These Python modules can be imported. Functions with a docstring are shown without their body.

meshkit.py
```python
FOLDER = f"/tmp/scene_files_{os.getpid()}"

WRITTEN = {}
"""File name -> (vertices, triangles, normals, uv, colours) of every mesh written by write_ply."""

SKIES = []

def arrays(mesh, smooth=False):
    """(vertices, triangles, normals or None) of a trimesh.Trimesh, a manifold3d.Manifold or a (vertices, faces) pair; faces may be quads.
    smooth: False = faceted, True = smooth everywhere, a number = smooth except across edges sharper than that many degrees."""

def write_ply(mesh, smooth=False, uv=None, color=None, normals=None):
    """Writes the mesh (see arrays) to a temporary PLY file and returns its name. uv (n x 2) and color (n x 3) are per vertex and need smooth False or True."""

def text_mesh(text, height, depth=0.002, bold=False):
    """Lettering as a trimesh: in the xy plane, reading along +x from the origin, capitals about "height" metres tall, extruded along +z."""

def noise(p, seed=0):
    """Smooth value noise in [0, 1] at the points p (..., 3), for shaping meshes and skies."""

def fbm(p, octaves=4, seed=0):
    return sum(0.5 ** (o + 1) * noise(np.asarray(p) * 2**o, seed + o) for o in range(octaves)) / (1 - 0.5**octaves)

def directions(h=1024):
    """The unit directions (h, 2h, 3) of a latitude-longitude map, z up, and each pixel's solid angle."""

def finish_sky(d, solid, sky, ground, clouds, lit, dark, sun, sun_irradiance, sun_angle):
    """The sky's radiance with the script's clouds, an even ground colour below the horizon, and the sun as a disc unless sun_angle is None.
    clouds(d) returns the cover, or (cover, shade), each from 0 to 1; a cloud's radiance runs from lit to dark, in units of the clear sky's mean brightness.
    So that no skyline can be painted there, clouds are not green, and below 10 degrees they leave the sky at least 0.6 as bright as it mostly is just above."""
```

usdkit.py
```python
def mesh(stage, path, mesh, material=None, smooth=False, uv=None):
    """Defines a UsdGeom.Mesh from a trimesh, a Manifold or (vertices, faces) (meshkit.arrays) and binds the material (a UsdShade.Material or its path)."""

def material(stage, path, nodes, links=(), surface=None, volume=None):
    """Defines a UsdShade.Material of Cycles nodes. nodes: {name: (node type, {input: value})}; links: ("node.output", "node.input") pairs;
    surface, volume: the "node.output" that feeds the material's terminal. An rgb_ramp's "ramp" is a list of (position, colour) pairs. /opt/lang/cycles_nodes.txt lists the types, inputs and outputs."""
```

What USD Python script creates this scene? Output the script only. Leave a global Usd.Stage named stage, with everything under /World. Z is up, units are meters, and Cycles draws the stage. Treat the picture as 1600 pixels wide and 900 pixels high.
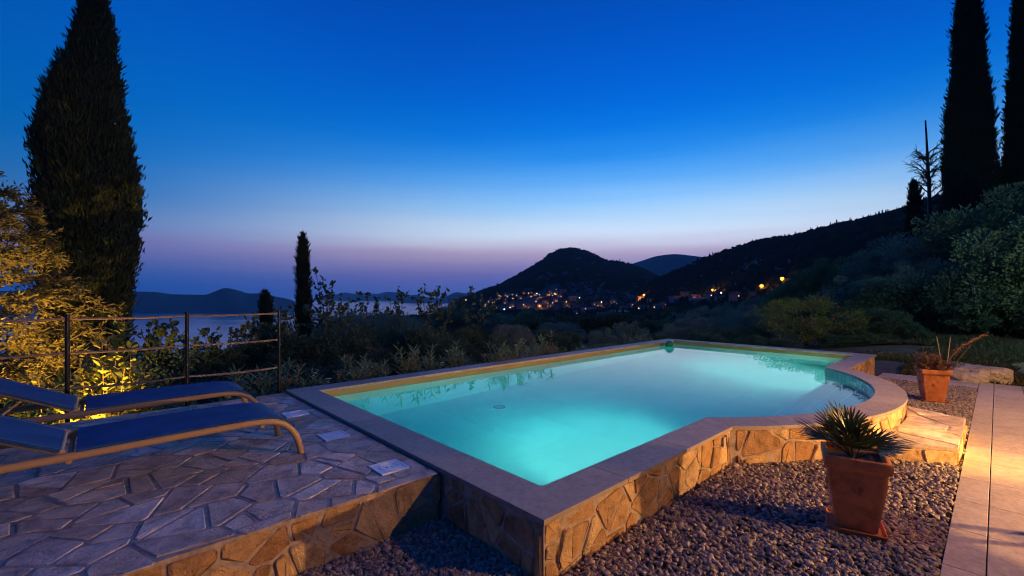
import math, random
import numpy as np, trimesh, usdkit, meshkit
from pxr import Usd, UsdGeom, UsdLux, UsdShade, Gf, Sdf, Vt
from shapely.geometry import Polygon, Point, LineString, box as sbox, MultiPoint
from shapely import affinity
from shapely.ops import unary_union
from scipy.spatial import Voronoi, cKDTree

random.seed(7)
RNG = np.random.default_rng(7)
stage = Usd.Stage.CreateInMemory()
UsdGeom.SetStageUpAxis(stage, 'Z')
UsdGeom.SetStageMetersPerUnit(stage, 1.0)
UsdGeom.Xform.Define(stage, '/World')
UsdGeom.Scope.Define(stage, '/World/Looks')

# ---------------------------------------------------------------- camera
# x runs along the pool's long side, y across it, z up; gravel at z = 0
F = 702.6                                   # focal length in pixels of the 1600 wide photograph
CAM = np.array([-1.948, -1.826, 1.74])
FWD, RIGHT = np.array([0.6793, 0.7339]), np.array([0.7339, -0.6793])
camera = UsdGeom.Camera.Define(stage, '/World/camera')
camera.AddTransformOp().Set(Gf.Matrix4d(RIGHT[0], RIGHT[1], 0, 0, 0, 0, 1, 0, -FWD[0], -FWD[1], 0, 0, *map(float, CAM), 1))
camera.CreateHorizontalApertureAttr(36.0)
camera.CreateFocalLengthAttr(F / 1600 * 36)
camera.CreateVerticalApertureOffsetAttr(10 / 1600 * 36)
camera.CreateClippingRangeAttr(Gf.Vec2f(0.05, 200000))
camera.CreateExposureAttr(0.18)

# ---------------------------------------------------------------- sky
SUN_DIR = FWD + 0.30 * RIGHT
SUN_ROT = math.atan2(SUN_DIR[0], SUN_DIR[1])

def lin(c):
    c = np.asarray(c, float) / 255
    return tuple(np.where(c <= 0.04045, c / 12.92, ((c + 0.055) / 1.055) ** 2.4))

def sky_ratio():
    # elevation (degrees) -> colour of the evening sky over the sunset, and what the plain sky texture gives there
    el = np.array([0.0, 1.5, 3.5, 5.3, 6.3, 7.2, 9.0, 11.4, 14.5, 17.5, 21, 27, 33, 50, 90])
    want = [(66, 90, 162), (96, 98, 166), (132, 124, 174), (168, 154, 184), (186, 186, 214), (194, 211, 236), (178, 207, 238), (132, 184, 236),
            (66, 152, 228), (6, 124, 218), (0, 106, 210), (0, 86, 194), (0, 71, 172), (3, 52, 126), (3, 42, 102)]
    return el, np.array([lin(w) for w in want])

_el, _want = sky_ratio()
_base = np.array([lin(c) for c in [(93, 120, 178)] * 7 + [(93, 120, 178), (84, 108, 168), (78, 102, 164), (72, 95, 156), (64, 84, 143), (56, 73, 128), (44, 58, 106), (38, 50, 95)]])
SKY = [(min(1.0, math.sin(math.radians(e))), tuple(w / b)) for e, w, b in zip(_el, _want, _base)]
def smooth_ramp(el, col):
    from scipy.interpolate import PchipInterpolator
    from scipy.ndimage import gaussian_filter1d
    g = np.arange(0, 90.01, 0.2)
    c = PchipInterpolator(el, col)(g)
    soft, wide = gaussian_filter1d(c, 3, axis=0, mode='nearest'), gaussian_filter1d(c, 12, axis=0, mode='nearest')
    k = np.clip((g - 7.5) / 5, 0, 1)[:, None]
    c = soft * (1 - k) + wide * k
    pick = np.unique(np.r_[0:150:2, 150:len(g):8])
    return [(math.sin(math.radians(g[i])), tuple(np.maximum(c[i], 0))) for i in pick]
SKY = smooth_ramp(_el, _want / _base)
_top = max(max(c) for _, c in SKY)
_away = np.array([lin(w) for w in [(18, 80, 168), (30, 90, 174), (84, 110, 184), (116, 130, 194), (104, 142, 206), (90, 140, 204), (54, 130, 206), (16, 120, 206), (1, 112, 200), (0, 107, 198), (0, 102, 197), (0, 88, 190), (0, 73, 174), (3, 52, 126), (3, 42, 102)]])
SKY_AWAY = smooth_ramp(_el, _away / (_base * 0.70))
_top = max(_top, max(max(c) for _, c in SKY_AWAY))
ramp_of = lambda sk: ('rgb_ramp', {'ramp': [(p, tuple(v / _top for v in c)) for p, c in sk]})
_sd = SUN_DIR / np.linalg.norm(SUN_DIR)
sky_look = usdkit.material(stage, '/World/Looks/sky_look', {
    'coord': ('texture_coordinate', {}),
    'xyz': ('separate_xyz', {}),
    'lift': ('math', {'math_type': 'maximum', 'value2': 0.19}),
    'vec': ('combine_xyz', {}),
    'sky': ('sky_texture', {'sky_type': 'single_scattering', 'sun_disc': False, 'sun_elevation': math.radians(-3), 'sun_rotation': SUN_ROT,
                            'air_density': 1.0, 'aerosol_density': 1.0, 'ozone_density': 3.0, 'altitude': 100.0}),
    'band_noise': ('noise_texture', {'scale': 2.2, 'detail': 3.0, 'roughness': 0.5}),
    'band_map': ('mapping', {'scale': (1.0, 1.0, 16.0)}),
    'wob': ('math', {'math_type': 'multiply_add', 'value2': 0.030, 'value3': -0.015}),
    'zz': ('math', {'math_type': 'add'}),
    'flat': ('vector_math', {'math_type': 'multiply', 'vector2': (1, 1, 0)}),
    'flat_n': ('vector_math', {'math_type': 'normalize'}),
    'dot': ('vector_math', {'math_type': 'dot_product', 'vector2': (_sd[0], _sd[1], 0.0)}),
    'side': ('map_range', {'range_type': 'smoothstep', 'from_min': 0.45, 'from_max': 0.97, 'to_min': 0.0, 'to_max': 1.0, 'clamp': True}),
    'ramp': ramp_of(SKY), 'ramp_away': ramp_of(SKY_AWAY),
    'mixr': ('mix', {'mix_type': 'mix'}),
    'mul': ('mix', {'mix_type': 'multiply', 'fac': 1.0}),
    'bg': ('background_shader', {'strength': 2.0 * _top}),
}, [('coord.generated', 'xyz.vector'), ('xyz.x', 'vec.x'), ('xyz.y', 'vec.y'), ('xyz.z', 'lift.value1'), ('lift.value', 'vec.z'), ('vec.vector', 'sky.vector'),
    ('coord.generated', 'band_map.vector'), ('band_map.vector', 'band_noise.vector'), ('band_noise.fac', 'wob.value1'), ('xyz.z', 'zz.value1'), ('wob.value', 'zz.value2'),
    ('coord.generated', 'flat.vector1'), ('flat.vector', 'flat_n.vector1'), ('flat_n.vector', 'dot.vector1'), ('dot.value', 'side.value'),
    ('zz.value', 'ramp.fac'), ('zz.value', 'ramp_away.fac'), ('side.result', 'mixr.fac'), ('ramp_away.color', 'mixr.color1'), ('ramp.color', 'mixr.color2'),
    ('sky.color', 'mul.color1'), ('mixr.color', 'mul.color2'), ('mul.color', 'bg.color')], surface='bg.background')
dome = UsdLux.DomeLight.Define(stage, '/World/sky')
UsdShade.MaterialBindingAPI.Apply(dome.GetPrim()).Bind(sky_look)
dome.GetPrim().SetCustomDataByKey('kind', 'structure')

# ---------------------------------------------------------------- helpers
_used, LOC = {}, {}

def new_path(parent, name):
    key = f'{parent}/{name}'
    n = _used.get(key, -1) + 1
    _used[key] = n
    return key if n == 0 else f'{key}_{n:03d}'

def tag(prim, label=None, cat=None, group=None, kind=None):
    for k, v in (('label', label), ('category', cat), ('group', group), ('kind', kind)):
        if v:
            prim.SetCustomDataByKey(k, v)

def thing(name, label, cat, loc=(0, 0, 0), rot=0.0, group=None, kind=None):
    p = new_path('/World', name)
    x = UsdGeom.Xform.Define(stage, p)
    x.AddTranslateOp().Set(Gf.Vec3d(*map(float, loc)))
    if rot:
        x.AddRotateZOp().Set(math.degrees(rot))
    tag(x.GetPrim(), label, cat, group, kind)
    LOC[p] = (np.asarray(loc, float), rot)
    return p

def local(parent, v):
    """world points -> the frame of the thing that holds them"""
    root = '/'.join(parent.split('/')[:3])
    loc, rot = LOC.get(root, (np.zeros(3), 0.0))
    v = np.asarray(v, float) - loc
    if rot:
        c, s = math.cos(-rot), math.sin(-rot)
        v = np.stack([c * v[:, 0] - s * v[:, 1], s * v[:, 0] + c * v[:, 1], v[:, 2]], 1)
    return v

def vf(m):
    if hasattr(m, 'vertices'):
        return np.asarray(m.vertices, float), np.asarray(m.faces, int)
    v, f = np.asarray(m[0], float), np.asarray(m[1], int)
    if f.shape[1] == 4:
        f = np.vstack([f[:, [0, 1, 2]], f[:, [0, 2, 3]]])
    return v, f

def part(name, m, mat, parent, smooth=False, label=None, kind=None, world=True):
    v, f = vf(m)
    if world:
        v = local(parent, v)
    p = new_path(parent, name)
    usdkit.mesh(stage, p, (v, f), mat, smooth=smooth)
    tag(stage.GetPrimAtPath(p), label, None, None, kind)
    return p

def solo(name, m, mat, label=None, cat=None, group=None, kind=None, smooth=False):
    p = new_path('/World', name)
    usdkit.mesh(stage, p, vf(m), mat, smooth=smooth)
    tag(stage.GetPrimAtPath(p), label, cat, group, kind)
    return p

def copy_of(src, name, label, cat, loc, rot=0.0, scale=1.0, group=None):
    p = new_path('/World', name)
    x = UsdGeom.Xform.Define(stage, p)
    x.GetPrim().GetReferences().AddInternalReference(src)
    x.ClearXformOpOrder()
    x.AddTranslateOp(UsdGeom.XformOp.PrecisionDouble).Set(Gf.Vec3d(*map(float, loc)))
    x.AddRotateZOp(UsdGeom.XformOp.PrecisionFloat).Set(math.degrees(rot))
    sc = (scale,) * 3 if np.ndim(scale) == 0 else scale
    x.AddScaleOp(UsdGeom.XformOp.PrecisionFloat).Set(Gf.Vec3f(*map(float, sc)))
    tag(x.GetPrim(), label, cat, group)
    x.GetPrim().SetInstanceable(True)
    return p

def proto(name):
    """a class prim: a thing that is only built through copies"""
    p = '/World/Looks/' + name if False else '/' + name
    stage.CreateClassPrim(p)
    stage.GetPrimAtPath(p).SetTypeName('Xform')
    return p

def cat_mesh(ms):
    vs, fs, n = [], [], 0
    for m in ms:
        v, f = vf(m)
        vs.append(v); fs.append(f + n); n += len(v)
    return np.vstack(vs), np.vstack(fs)

def box(c, size, rot=0.0, bevel=0.0):
    """axis box, optionally with chamfered edges"""
    x, y, z = np.asarray(size, float) / 2
    if bevel <= 0:
        m = trimesh.creation.box(size)
    else:
        b = bevel
        pts = []
        for sx in (-1, 1):
            for sy in (-1, 1):
                for sz in (-1, 1):
                    pts += [(sx * (x - b), sy * (y - b), sz * z), (sx * (x - b), sy * y, sz * (z - b)), (sx * x, sy * (y - b), sz * (z - b))]
        m = trimesh.convex.convex_hull(np.array(pts))
    if rot:
        m.apply_transform(trimesh.transformations.rotation_matrix(rot, [0, 0, 1]))
    m.apply_translation(c)
    return m

def tube(points, radius, sides=10, caps=True):
    p = np.asarray(points, float)
    r = np.broadcast_to(np.asarray(radius, float), (len(p),))
    t = np.gradient(p, axis=0)
    t /= np.maximum(np.linalg.norm(t, axis=1, keepdims=True), 1e-9)
    ref = np.array([0, 0, 1.0]) if abs(t[0, 2]) < 0.9 else np.array([1.0, 0, 0])
    a = np.cross(t[0], ref); a /= np.linalg.norm(a)
    rings, ang = [], np.linspace(0, 2 * np.pi, sides, endpoint=False)
    for k in range(len(p)):
        a = a - t[k] * (a @ t[k]); a /= max(np.linalg.norm(a), 1e-9)
        b = np.cross(t[k], a)
        rings.append(p[k] + r[k] * (np.cos(ang)[:, None] * a + np.sin(ang)[:, None] * b))
    v = np.vstack(rings)
    i = np.arange(sides); j = (i + 1) % sides
    f = []
    for k in range(len(p) - 1):
        o, q = k * sides, (k + 1) * sides
        f += [np.stack([o + i, o + j, q + j], 1), np.stack([o + i, q + j, q + i], 1)]
    if caps:
        v = np.vstack([v, p[0], p[-1]])
        n = len(v)
        f += [np.stack([j, i, np.full(sides, n - 2)], 1), np.stack([(len(p) - 1) * sides + i, (len(p) - 1) * sides + j, np.full(sides, n - 1)], 1)]
    return v, np.vstack(f)

def spline(pts, n):
    from scipy.interpolate import CubicSpline, PchipInterpolator
    p = np.asarray(pts, float)
    d = np.r_[0, np.cumsum(np.linalg.norm(np.diff(p, axis=0), axis=1))]
    return PchipInterpolator(d, p)(np.linspace(0, d[-1], n))

def extrude(poly, z0, z1):
    ms = [trimesh.creation.extrude_polygon(g, z1 - z0, engine='earcut') for g in getattr(poly, 'geoms', [poly]) if g.area > 1e-7]
    m = trimesh.util.concatenate(ms)
    m.apply_translation([0, 0, z0])
    return m

def ground_at(u, v, z=0.0):
    Y = F * (CAM[2] - z) / (v - 460.0)
    X = (u - 800.0) / F * Y
    q = CAM[:2] + RIGHT * X + FWD * Y
    return np.array([q[0], q[1], z])

def at(u, v, Y):
    q = CAM[:2] + RIGHT * ((u - 800.0) / F * Y) + FWD * Y
    return np.array([q[0], q[1], CAM[2] + (460.0 - v) / F * Y])

def unit(v):
    v = np.asarray(v, float)
    return v / np.maximum(np.linalg.norm(v, axis=-1, keepdims=True), 1e-9)

def fbm(p, octaves=4, seed=0):
    p = np.asarray(p, float); out, amp, tot = 0, 1.0, 0
    for k in range(octaves):
        out = out + amp * meshkit.noise(p * 2 ** k, seed + k); tot += amp; amp *= 0.5
    return out / tot

# ---------------------------------------------------------------- materials
MAT = {}
def mat(name, nodes, links, surface='p.BSDF', volume=None):
    MAT[name] = usdkit.material(stage, f'/World/Looks/{name}', nodes, links, surface=surface, volume=volume)
    return MAT[name]

def plain(name, col, rough=0.6, metallic=0.0, **kw):
    return mat(name, {'p': ('principled_bsdf', {'base_color': col, 'roughness': rough, 'metallic': metallic, **kw})}, [])

def stone(name, cols, scale=9.0, bump=0.5, dist=0.012, rough=0.78, pits=0.6, vary=True, grain=0.85):
    """rough natural stone: tone by piece, mottled grain, small pits"""
    n = {'pos': ('geometry', {}), 'oi': ('object_info', {}),
         'n1': ('noise_texture', {'scale': scale, 'detail': 7.0, 'roughness': 0.72, 'distortion': 0.4}),
         'n2': ('noise_texture', {'scale': scale * 5.5, 'detail': 4.0, 'roughness': 0.7}),
         'n3': ('noise_texture', {'scale': scale * 0.22, 'detail': 2.0}),
         'tone': ('rgb_ramp', {'ramp': [(i / (len(cols) - 1), c) for i, c in enumerate(cols)]}),
         'sum': ('math', {'math_type': 'multiply_add', 'value2': 0.75, 'value3': -0.12}),
         'sum2': ('math', {'math_type': 'multiply_add', 'value2': 0.5}),
         'grain': ('rgb_ramp', {'ramp': [(0.0, (0.22, 0.20, 0.18)), (0.36, (0.55, 0.52, 0.48)), (0.52, (0.98, 0.97, 0.96)), (0.64, (1.2, 1.18, 1.14)), (1.0, (1.5, 1.45, 1.35))]}),
         'mul': ('mix', {'mix_type': 'multiply', 'fac': grain}),
         'vor': ('voronoi_texture', {'scale': scale * 4.0}),
         'pit': ('map_range', {'from_min': 0.0, 'from_max': 0.32, 'to_min': -pits, 'to_max': 0.0, 'clamp': True}),
         'h': ('math', {'math_type': 'multiply_add', 'value2': 0.35}),
         'h2': ('math', {'math_type': 'add'}),
         'bump': ('bump', {'strength': bump, 'distance': dist}),
         'p': ('principled_bsdf', {'roughness': rough, 'specular_ior_level': 0.35})}
    l = [('pos.position', 'n1.vector'), ('pos.position', 'n2.vector'), ('pos.position', 'n3.vector'), ('pos.position', 'vor.vector'),
         ('n3.fac', 'sum2.value1'), ('oi.random' if vary else 'n3.fac', 'sum.value1'), ('sum.value', 'sum2.value3'), ('sum2.value', 'tone.fac'),
         ('n1.fac', 'grain.fac'), ('tone.color', 'mul.color1'), ('grain.color', 'mul.color2'), ('mul.color', 'p.base_color'),
         ('vor.distance', 'pit.value'), ('n2.fac', 'h.value1'), ('n1.fac', 'h.value3'), ('h.value', 'h2.value1'), ('pit.result', 'h2.value2'), ('h2.value', 'bump.height'), ('bump.normal', 'p.normal')]
    return mat(name, n, l)

def leafmat(name, cols, trans=0.25, rough=0.5):
    n = {'g': ('geometry', {}), 'oi': ('object_info', {}),
         'n': ('noise_texture', {'scale': 1.3, 'detail': 2.0}),
         'a': ('math', {'math_type': 'multiply_add', 'value2': 0.55}),
         'b': ('math', {'math_type': 'multiply', 'value2': 0.5}),
         'ramp': ('rgb_ramp', {'ramp': [(i / (len(cols) - 1), c) for i, c in enumerate(cols)]}),
         'p': ('principled_bsdf', {'roughness': rough, 'specular_ior_level': 0.3}),
         't': ('translucent_bsdf', {}), 'm': ('mix_closure', {'fac': trans})}
    l = [('g.position', 'n.vector'), ('n.fac', 'b.value1'), ('g.random_per_island', 'a.value1'), ('b.value', 'a.value3'), ('a.value', 'ramp.fac'),
         ('ramp.color', 'p.base_color'), ('ramp.color', 't.color'), ('p.BSDF', 'm.closure1'), ('t.BSDF', 'm.closure2')]
    return mat(name, n, l, surface='m.closure')

stone('flagstone', [(0.38, 0.29, 0.23), (0.60, 0.51, 0.44), (0.44, 0.33, 0.26), (0.72, 0.64, 0.57), (0.48, 0.35, 0.26), (0.64, 0.55, 0.48)], scale=7, bump=0.9, dist=0.018, pits=0.25)
stone('wall_stone', [(0.42, 0.25, 0.11), (0.58, 0.38, 0.18), (0.34, 0.18, 0.08), (0.62, 0.44, 0.23), (0.46, 0.27, 0.11), (0.40, 0.27, 0.16)], scale=9, bump=0.9, dist=0.024, pits=0.2)
stone('mortar', [(0.36, 0.29, 0.23), (0.46, 0.37, 0.30)], scale=14, bump=0.4, dist=0.006, pits=0.2, vary=False)
stone('coping', [(0.27, 0.215, 0.185), (0.38, 0.31, 0.27), (0.31, 0.25, 0.215), (0.41, 0.34, 0.30)], scale=26, bump=0.12, dist=0.003, rough=0.6, pits=0.12, grain=0.5)
stone('paver', [(0.34, 0.275, 0.235), (0.50, 0.42, 0.36), (0.41, 0.335, 0.285), (0.53, 0.45, 0.39)], scale=22, bump=0.12, dist=0.003, rough=0.6, pits=0.12, grain=0.5)
stone('pebble', [(0.10, 0.085, 0.08), (0.24, 0.20, 0.18), (0.34, 0.26, 0.22), (0.15, 0.125, 0.115), (0.46, 0.38, 0.33), (0.26, 0.20, 0.18)], scale=30, bump=0.15, dist=0.002, pits=0.0, rough=0.55)
stone('gravel_bed', [(0.05, 0.045, 0.04), (0.09, 0.08, 0.07)], scale=30, bump=0.8, dist=0.02, vary=False)
stone('rock', [(0.42, 0.37, 0.33), (0.5, 0.44, 0.38)], scale=5, bump=0.9, dist=0.04, vary=False)
stone('soil', [(0.045, 0.04, 0.03), (0.08, 0.065, 0.045), (0.05, 0.05, 0.03)], scale=2.0, bump=0.8, dist=0.05, vary=False)
stone('terracotta', [(0.46, 0.15, 0.05), (0.52, 0.19, 0.07)], scale=6, bump=0.18, dist=0.004, pits=0.1, rough=0.75, vary=False)
stone('lid_plastic', [(0.66, 0.72, 0.80), (0.74, 0.80, 0.88)], scale=14, bump=0.08, dist=0.002, pits=0.0, grain=0.12, rough=0.5, vary=False)
stone('plaster', [(0.10, 0.09, 0.08), (0.14, 0.12, 0.10)], scale=3, bump=0.1, dist=0.004, pits=0.0, vary=False)
stone('lining', [(0.55, 0.66, 0.62), (0.64, 0.74, 0.70)], scale=3, bump=0.05, dist=0.002, rough=0.5, pits=0.0, grain=0.12)
stone('pool_floor', [(0.60, 0.70, 0.66), (0.70, 0.79, 0.75), (0.64, 0.74, 0.70)], scale=2.4, bump=0.05, dist=0.002, rough=0.5, pits=0.0, grain=0.12)
stone('pool_tile', [(0.16, 0.34, 0.30), (0.24, 0.44, 0.38), (0.20, 0.40, 0.36)], scale=6, bump=0.05, dist=0.002, rough=0.3, pits=0.0, grain=0.12)
stone('band_tile', [(0.24, 0.175, 0.06), (0.30, 0.22, 0.08)], scale=6, bump=0.1, dist=0.002, rough=0.4, pits=0.0, grain=0.12, vary=False)
plain('step_nosing', (0.85, 0.9, 0.9), 0.4)
plain('rail_paint', (0.42, 0.27, 0.13), 0.42)
plain('rubber', (0.03, 0.03, 0.03), 0.8)
plain('post_metal', (0.018, 0.02, 0.02), 0.4, 0.6)
plain('grey_plastic', (0.42, 0.40, 0.38), 0.5)
plain('dark_void', (0.01, 0.01, 0.01), 0.8)
plain('chrome', (0.7, 0.7, 0.7), 0.2, 1.0)
mat('sling', {'c': ('texture_coordinate', {}), 'w': ('wave_texture', {'scale': 90.0, 'bands_direction': 'x'}), 'w2': ('wave_texture', {'scale': 90.0, 'bands_direction': 'y'}), 'mx': ('math', {'math_type': 'multiply'}),
              'n': ('noise_texture', {'scale': 5.0, 'detail': 3.0}), 'r': ('rgb_ramp', {'ramp': [(0.3, (0.006, 0.045, 0.15)), (0.7, (0.012, 0.075, 0.23))]}),
              'b': ('bump', {'strength': 0.3, 'distance': 0.002}), 'p': ('principled_bsdf', {'roughness': 0.7, 'specular_ior_level': 0.25})},
    [('c.object', 'w.vector'), ('c.object', 'w2.vector'), ('w.fac', 'mx.value1'), ('w2.fac', 'mx.value2'), ('mx.value', 'b.height'), ('c.object', 'n.vector'), ('n.fac', 'r.fac'), ('r.color', 'p.base_color'), ('b.normal', 'p.normal')])
mat('rope', {'g': ('geometry', {}), 'n': ('noise_texture', {'scale': 240.0, 'detail': 2.0}), 'r': ('rgb_ramp', {'ramp': [(0.3, (0.22, 0.14, 0.085)), (0.7, (0.42, 0.30, 0.20))]}),
             'p': ('principled_bsdf', {'roughness': 0.85})}, [('g.position', 'n.vector'), ('n.fac', 'r.fac'), ('r.color', 'p.base_color')])
mat('bark', {'g': ('geometry', {}), 'm': ('mapping', {'scale': (9, 9, 2)}), 'n': ('noise_texture', {'scale': 2.5, 'detail': 5.0}), 'r': ('rgb_ramp', {'ramp': [(0.3, (0.035, 0.028, 0.02)), (0.7, (0.11, 0.09, 0.07))]}),
             'b': ('bump', {'strength': 0.8, 'distance': 0.02}), 'p': ('principled_bsdf', {'roughness': 0.9})},
    [('g.position', 'm.vector'), ('m.vector', 'n.vector'), ('n.fac', 'r.fac'), ('r.color', 'p.base_color'), ('n.fac', 'b.height'), ('b.normal', 'p.normal')])
leafmat('cypress_leaf', [(0.02, 0.035, 0.018), (0.04, 0.06, 0.03), (0.07, 0.095, 0.045)], 0.1, 0.7)
leafmat('olive_leaf', [(0.12, 0.16, 0.11), (0.18, 0.23, 0.16), (0.29, 0.33, 0.25)], 0.3)
leafmat('oak_leaf', [(0.08, 0.12, 0.05), (0.13, 0.18, 0.075), (0.2, 0.25, 0.11)], 0.3)
leafmat('dark_leaf', [(0.04, 0.075, 0.04), (0.07, 0.12, 0.06), (0.11, 0.16, 0.085)], 0.25)
leafmat('laurel_leaf', [(0.13, 0.15, 0.03), (0.21, 0.22, 0.045), (0.32, 0.30, 0.08)], 0.3, 0.38)
leafmat('conifer_leaf', [(0.10, 0.095, 0.03), (0.17, 0.15, 0.045), (0.26, 0.21, 0.07)], 0.25, 0.6)
leafmat('oleander_leaf', [(0.12, 0.18, 0.07), (0.20, 0.26, 0.10), (0.32, 0.37, 0.17)], 0.3, 0.45)
leafmat('palm_leaf', [(0.02, 0.035, 0.012), (0.04, 0.065, 0.02), (0.07, 0.095, 0.03)], 0.15, 0.4)
leafmat('dry_leaf', [(0.16, 0.085, 0.045), (0.27, 0.16, 0.085), (0.38, 0.25, 0.14)], 0.15, 0.8)
leafmat('grass_blade', [(0.05, 0.055, 0.025), (0.08, 0.085, 0.035), (0.15, 0.125, 0.065)], 0.2, 0.6)
leafmat('scrub_leaf', [(0.045, 0.07, 0.04), (0.08, 0.11, 0.065), (0.13, 0.16, 0.10)], 0.1, 0.8)
plain('white_petal', (0.75, 0.72, 0.66), 0.6)
plain('pink_petal', (0.55, 0.12, 0.16), 0.6)
plain('red_petal', (0.6, 0.03, 0.03), 0.6)
plain('fruit', (0.30, 0.06, 0.03), 0.5)
plain('twig', (0.16, 0.10, 0.06), 0.85)
plain('pale_stick', (0.42, 0.30, 0.20), 0.8)
plain('ball_plastic', (0.012, 0.20, 0.10), 0.25)
plain('ball_cap', (0.01, 0.06, 0.035), 0.4)
plain('table_wood', (0.25, 0.14, 0.07), 0.5)

# ================================================================ the land
def slope_of(a):
    """how steeply the garden ground runs out in the direction right/forward = a"""
    return np.interp(a, [-3, -0.45, -0.15, 0.1, 0.45, 0.8, 1.3, 3], [-0.24, -0.22, -0.12, -0.085, -0.06, 0.03, 0.12, 0.14])

def terrain_z(x, y):
    d = np.stack([np.asarray(x, float) - CAM[0], np.asarray(y, float) - CAM[1]], -1)
    X, Y = d @ RIGHT, d @ FWD
    r = np.hypot(X, Y)
    a = np.where(Y > 1e-6, X / np.maximum(Y, 1e-6), np.sign(X) * 3)
    rim = 9.0 + 3.0 * np.clip(a * 1.5, -1, 2)
    fall = slope_of(np.clip(a, -3, 3)) * np.maximum(r - rim, 0)
    n = fbm(np.stack([np.asarray(x, float) * 0.25, np.asarray(y, float) * 0.25, np.zeros_like(r)], -1), 3, 5) - 0.5
    return -0.06 + fall + n * np.clip((r - 9) * 0.06, 0, 0.9)

# near ground: polar sheet that reaches out to the foot of the hills
_ang = np.radians(np.linspace(-78, 78, 105)); _rad = np.r_[0.0, np.geomspace(1.2, 330, 62)]
_a, _r = np.meshgrid(_ang, _rad)
gx = (CAM[0] + np.sin(_a) * _r * RIGHT[0] + np.cos(_a) * _r * FWD[0]).ravel()
gy = (CAM[1] + np.sin(_a) * _r * RIGHT[1] + np.cos(_a) * _r * FWD[1]).ravel()
def grid_faces(nr, nc):
    i = np.arange(nr - 1)[:, None] * nc + np.arange(nc - 1)[None]
    i = i.ravel()
    return np.stack([i, i + 1, i + nc + 1, i + nc], 1)
# an opening where the pool's shell goes down
from scipy.spatial import Delaunay
_hole = sbox(0.06, 0.06, 10.74, 4.90).union(Point(5.43, 2.77).buffer(3.76).intersection(sbox(2, -3, 9, 2)))
_keep = ~np.array([_hole.buffer(0.12).contains(Point(p)) for p in zip(gx, gy)])
_rim = np.array([_hole.exterior.interpolate(d).coords[0] for d in np.arange(0, _hole.exterior.length, 0.3)])
_pt = np.vstack([np.stack([gx[_keep], gy[_keep]], 1)[len(_ang) - 1:], _rim])
_tri = Delaunay(_pt).simplices
_mid = _pt[_tri].mean(1)
_tri = _tri[[not _hole.contains(Point(p)) for p in _mid]]
V = np.c_[_pt, terrain_z(_pt[:, 0], _pt[:, 1])]
_n = np.cross(V[_tri[:, 1]] - V[_tri[:, 0]], V[_tri[:, 2]] - V[_tri[:, 0]])[:, 2]
_tri[_n < 0] = _tri[_n < 0][:, ::-1]
solo('ground', (V, _tri), MAT['soil'], kind='structure', smooth=True)

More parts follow.
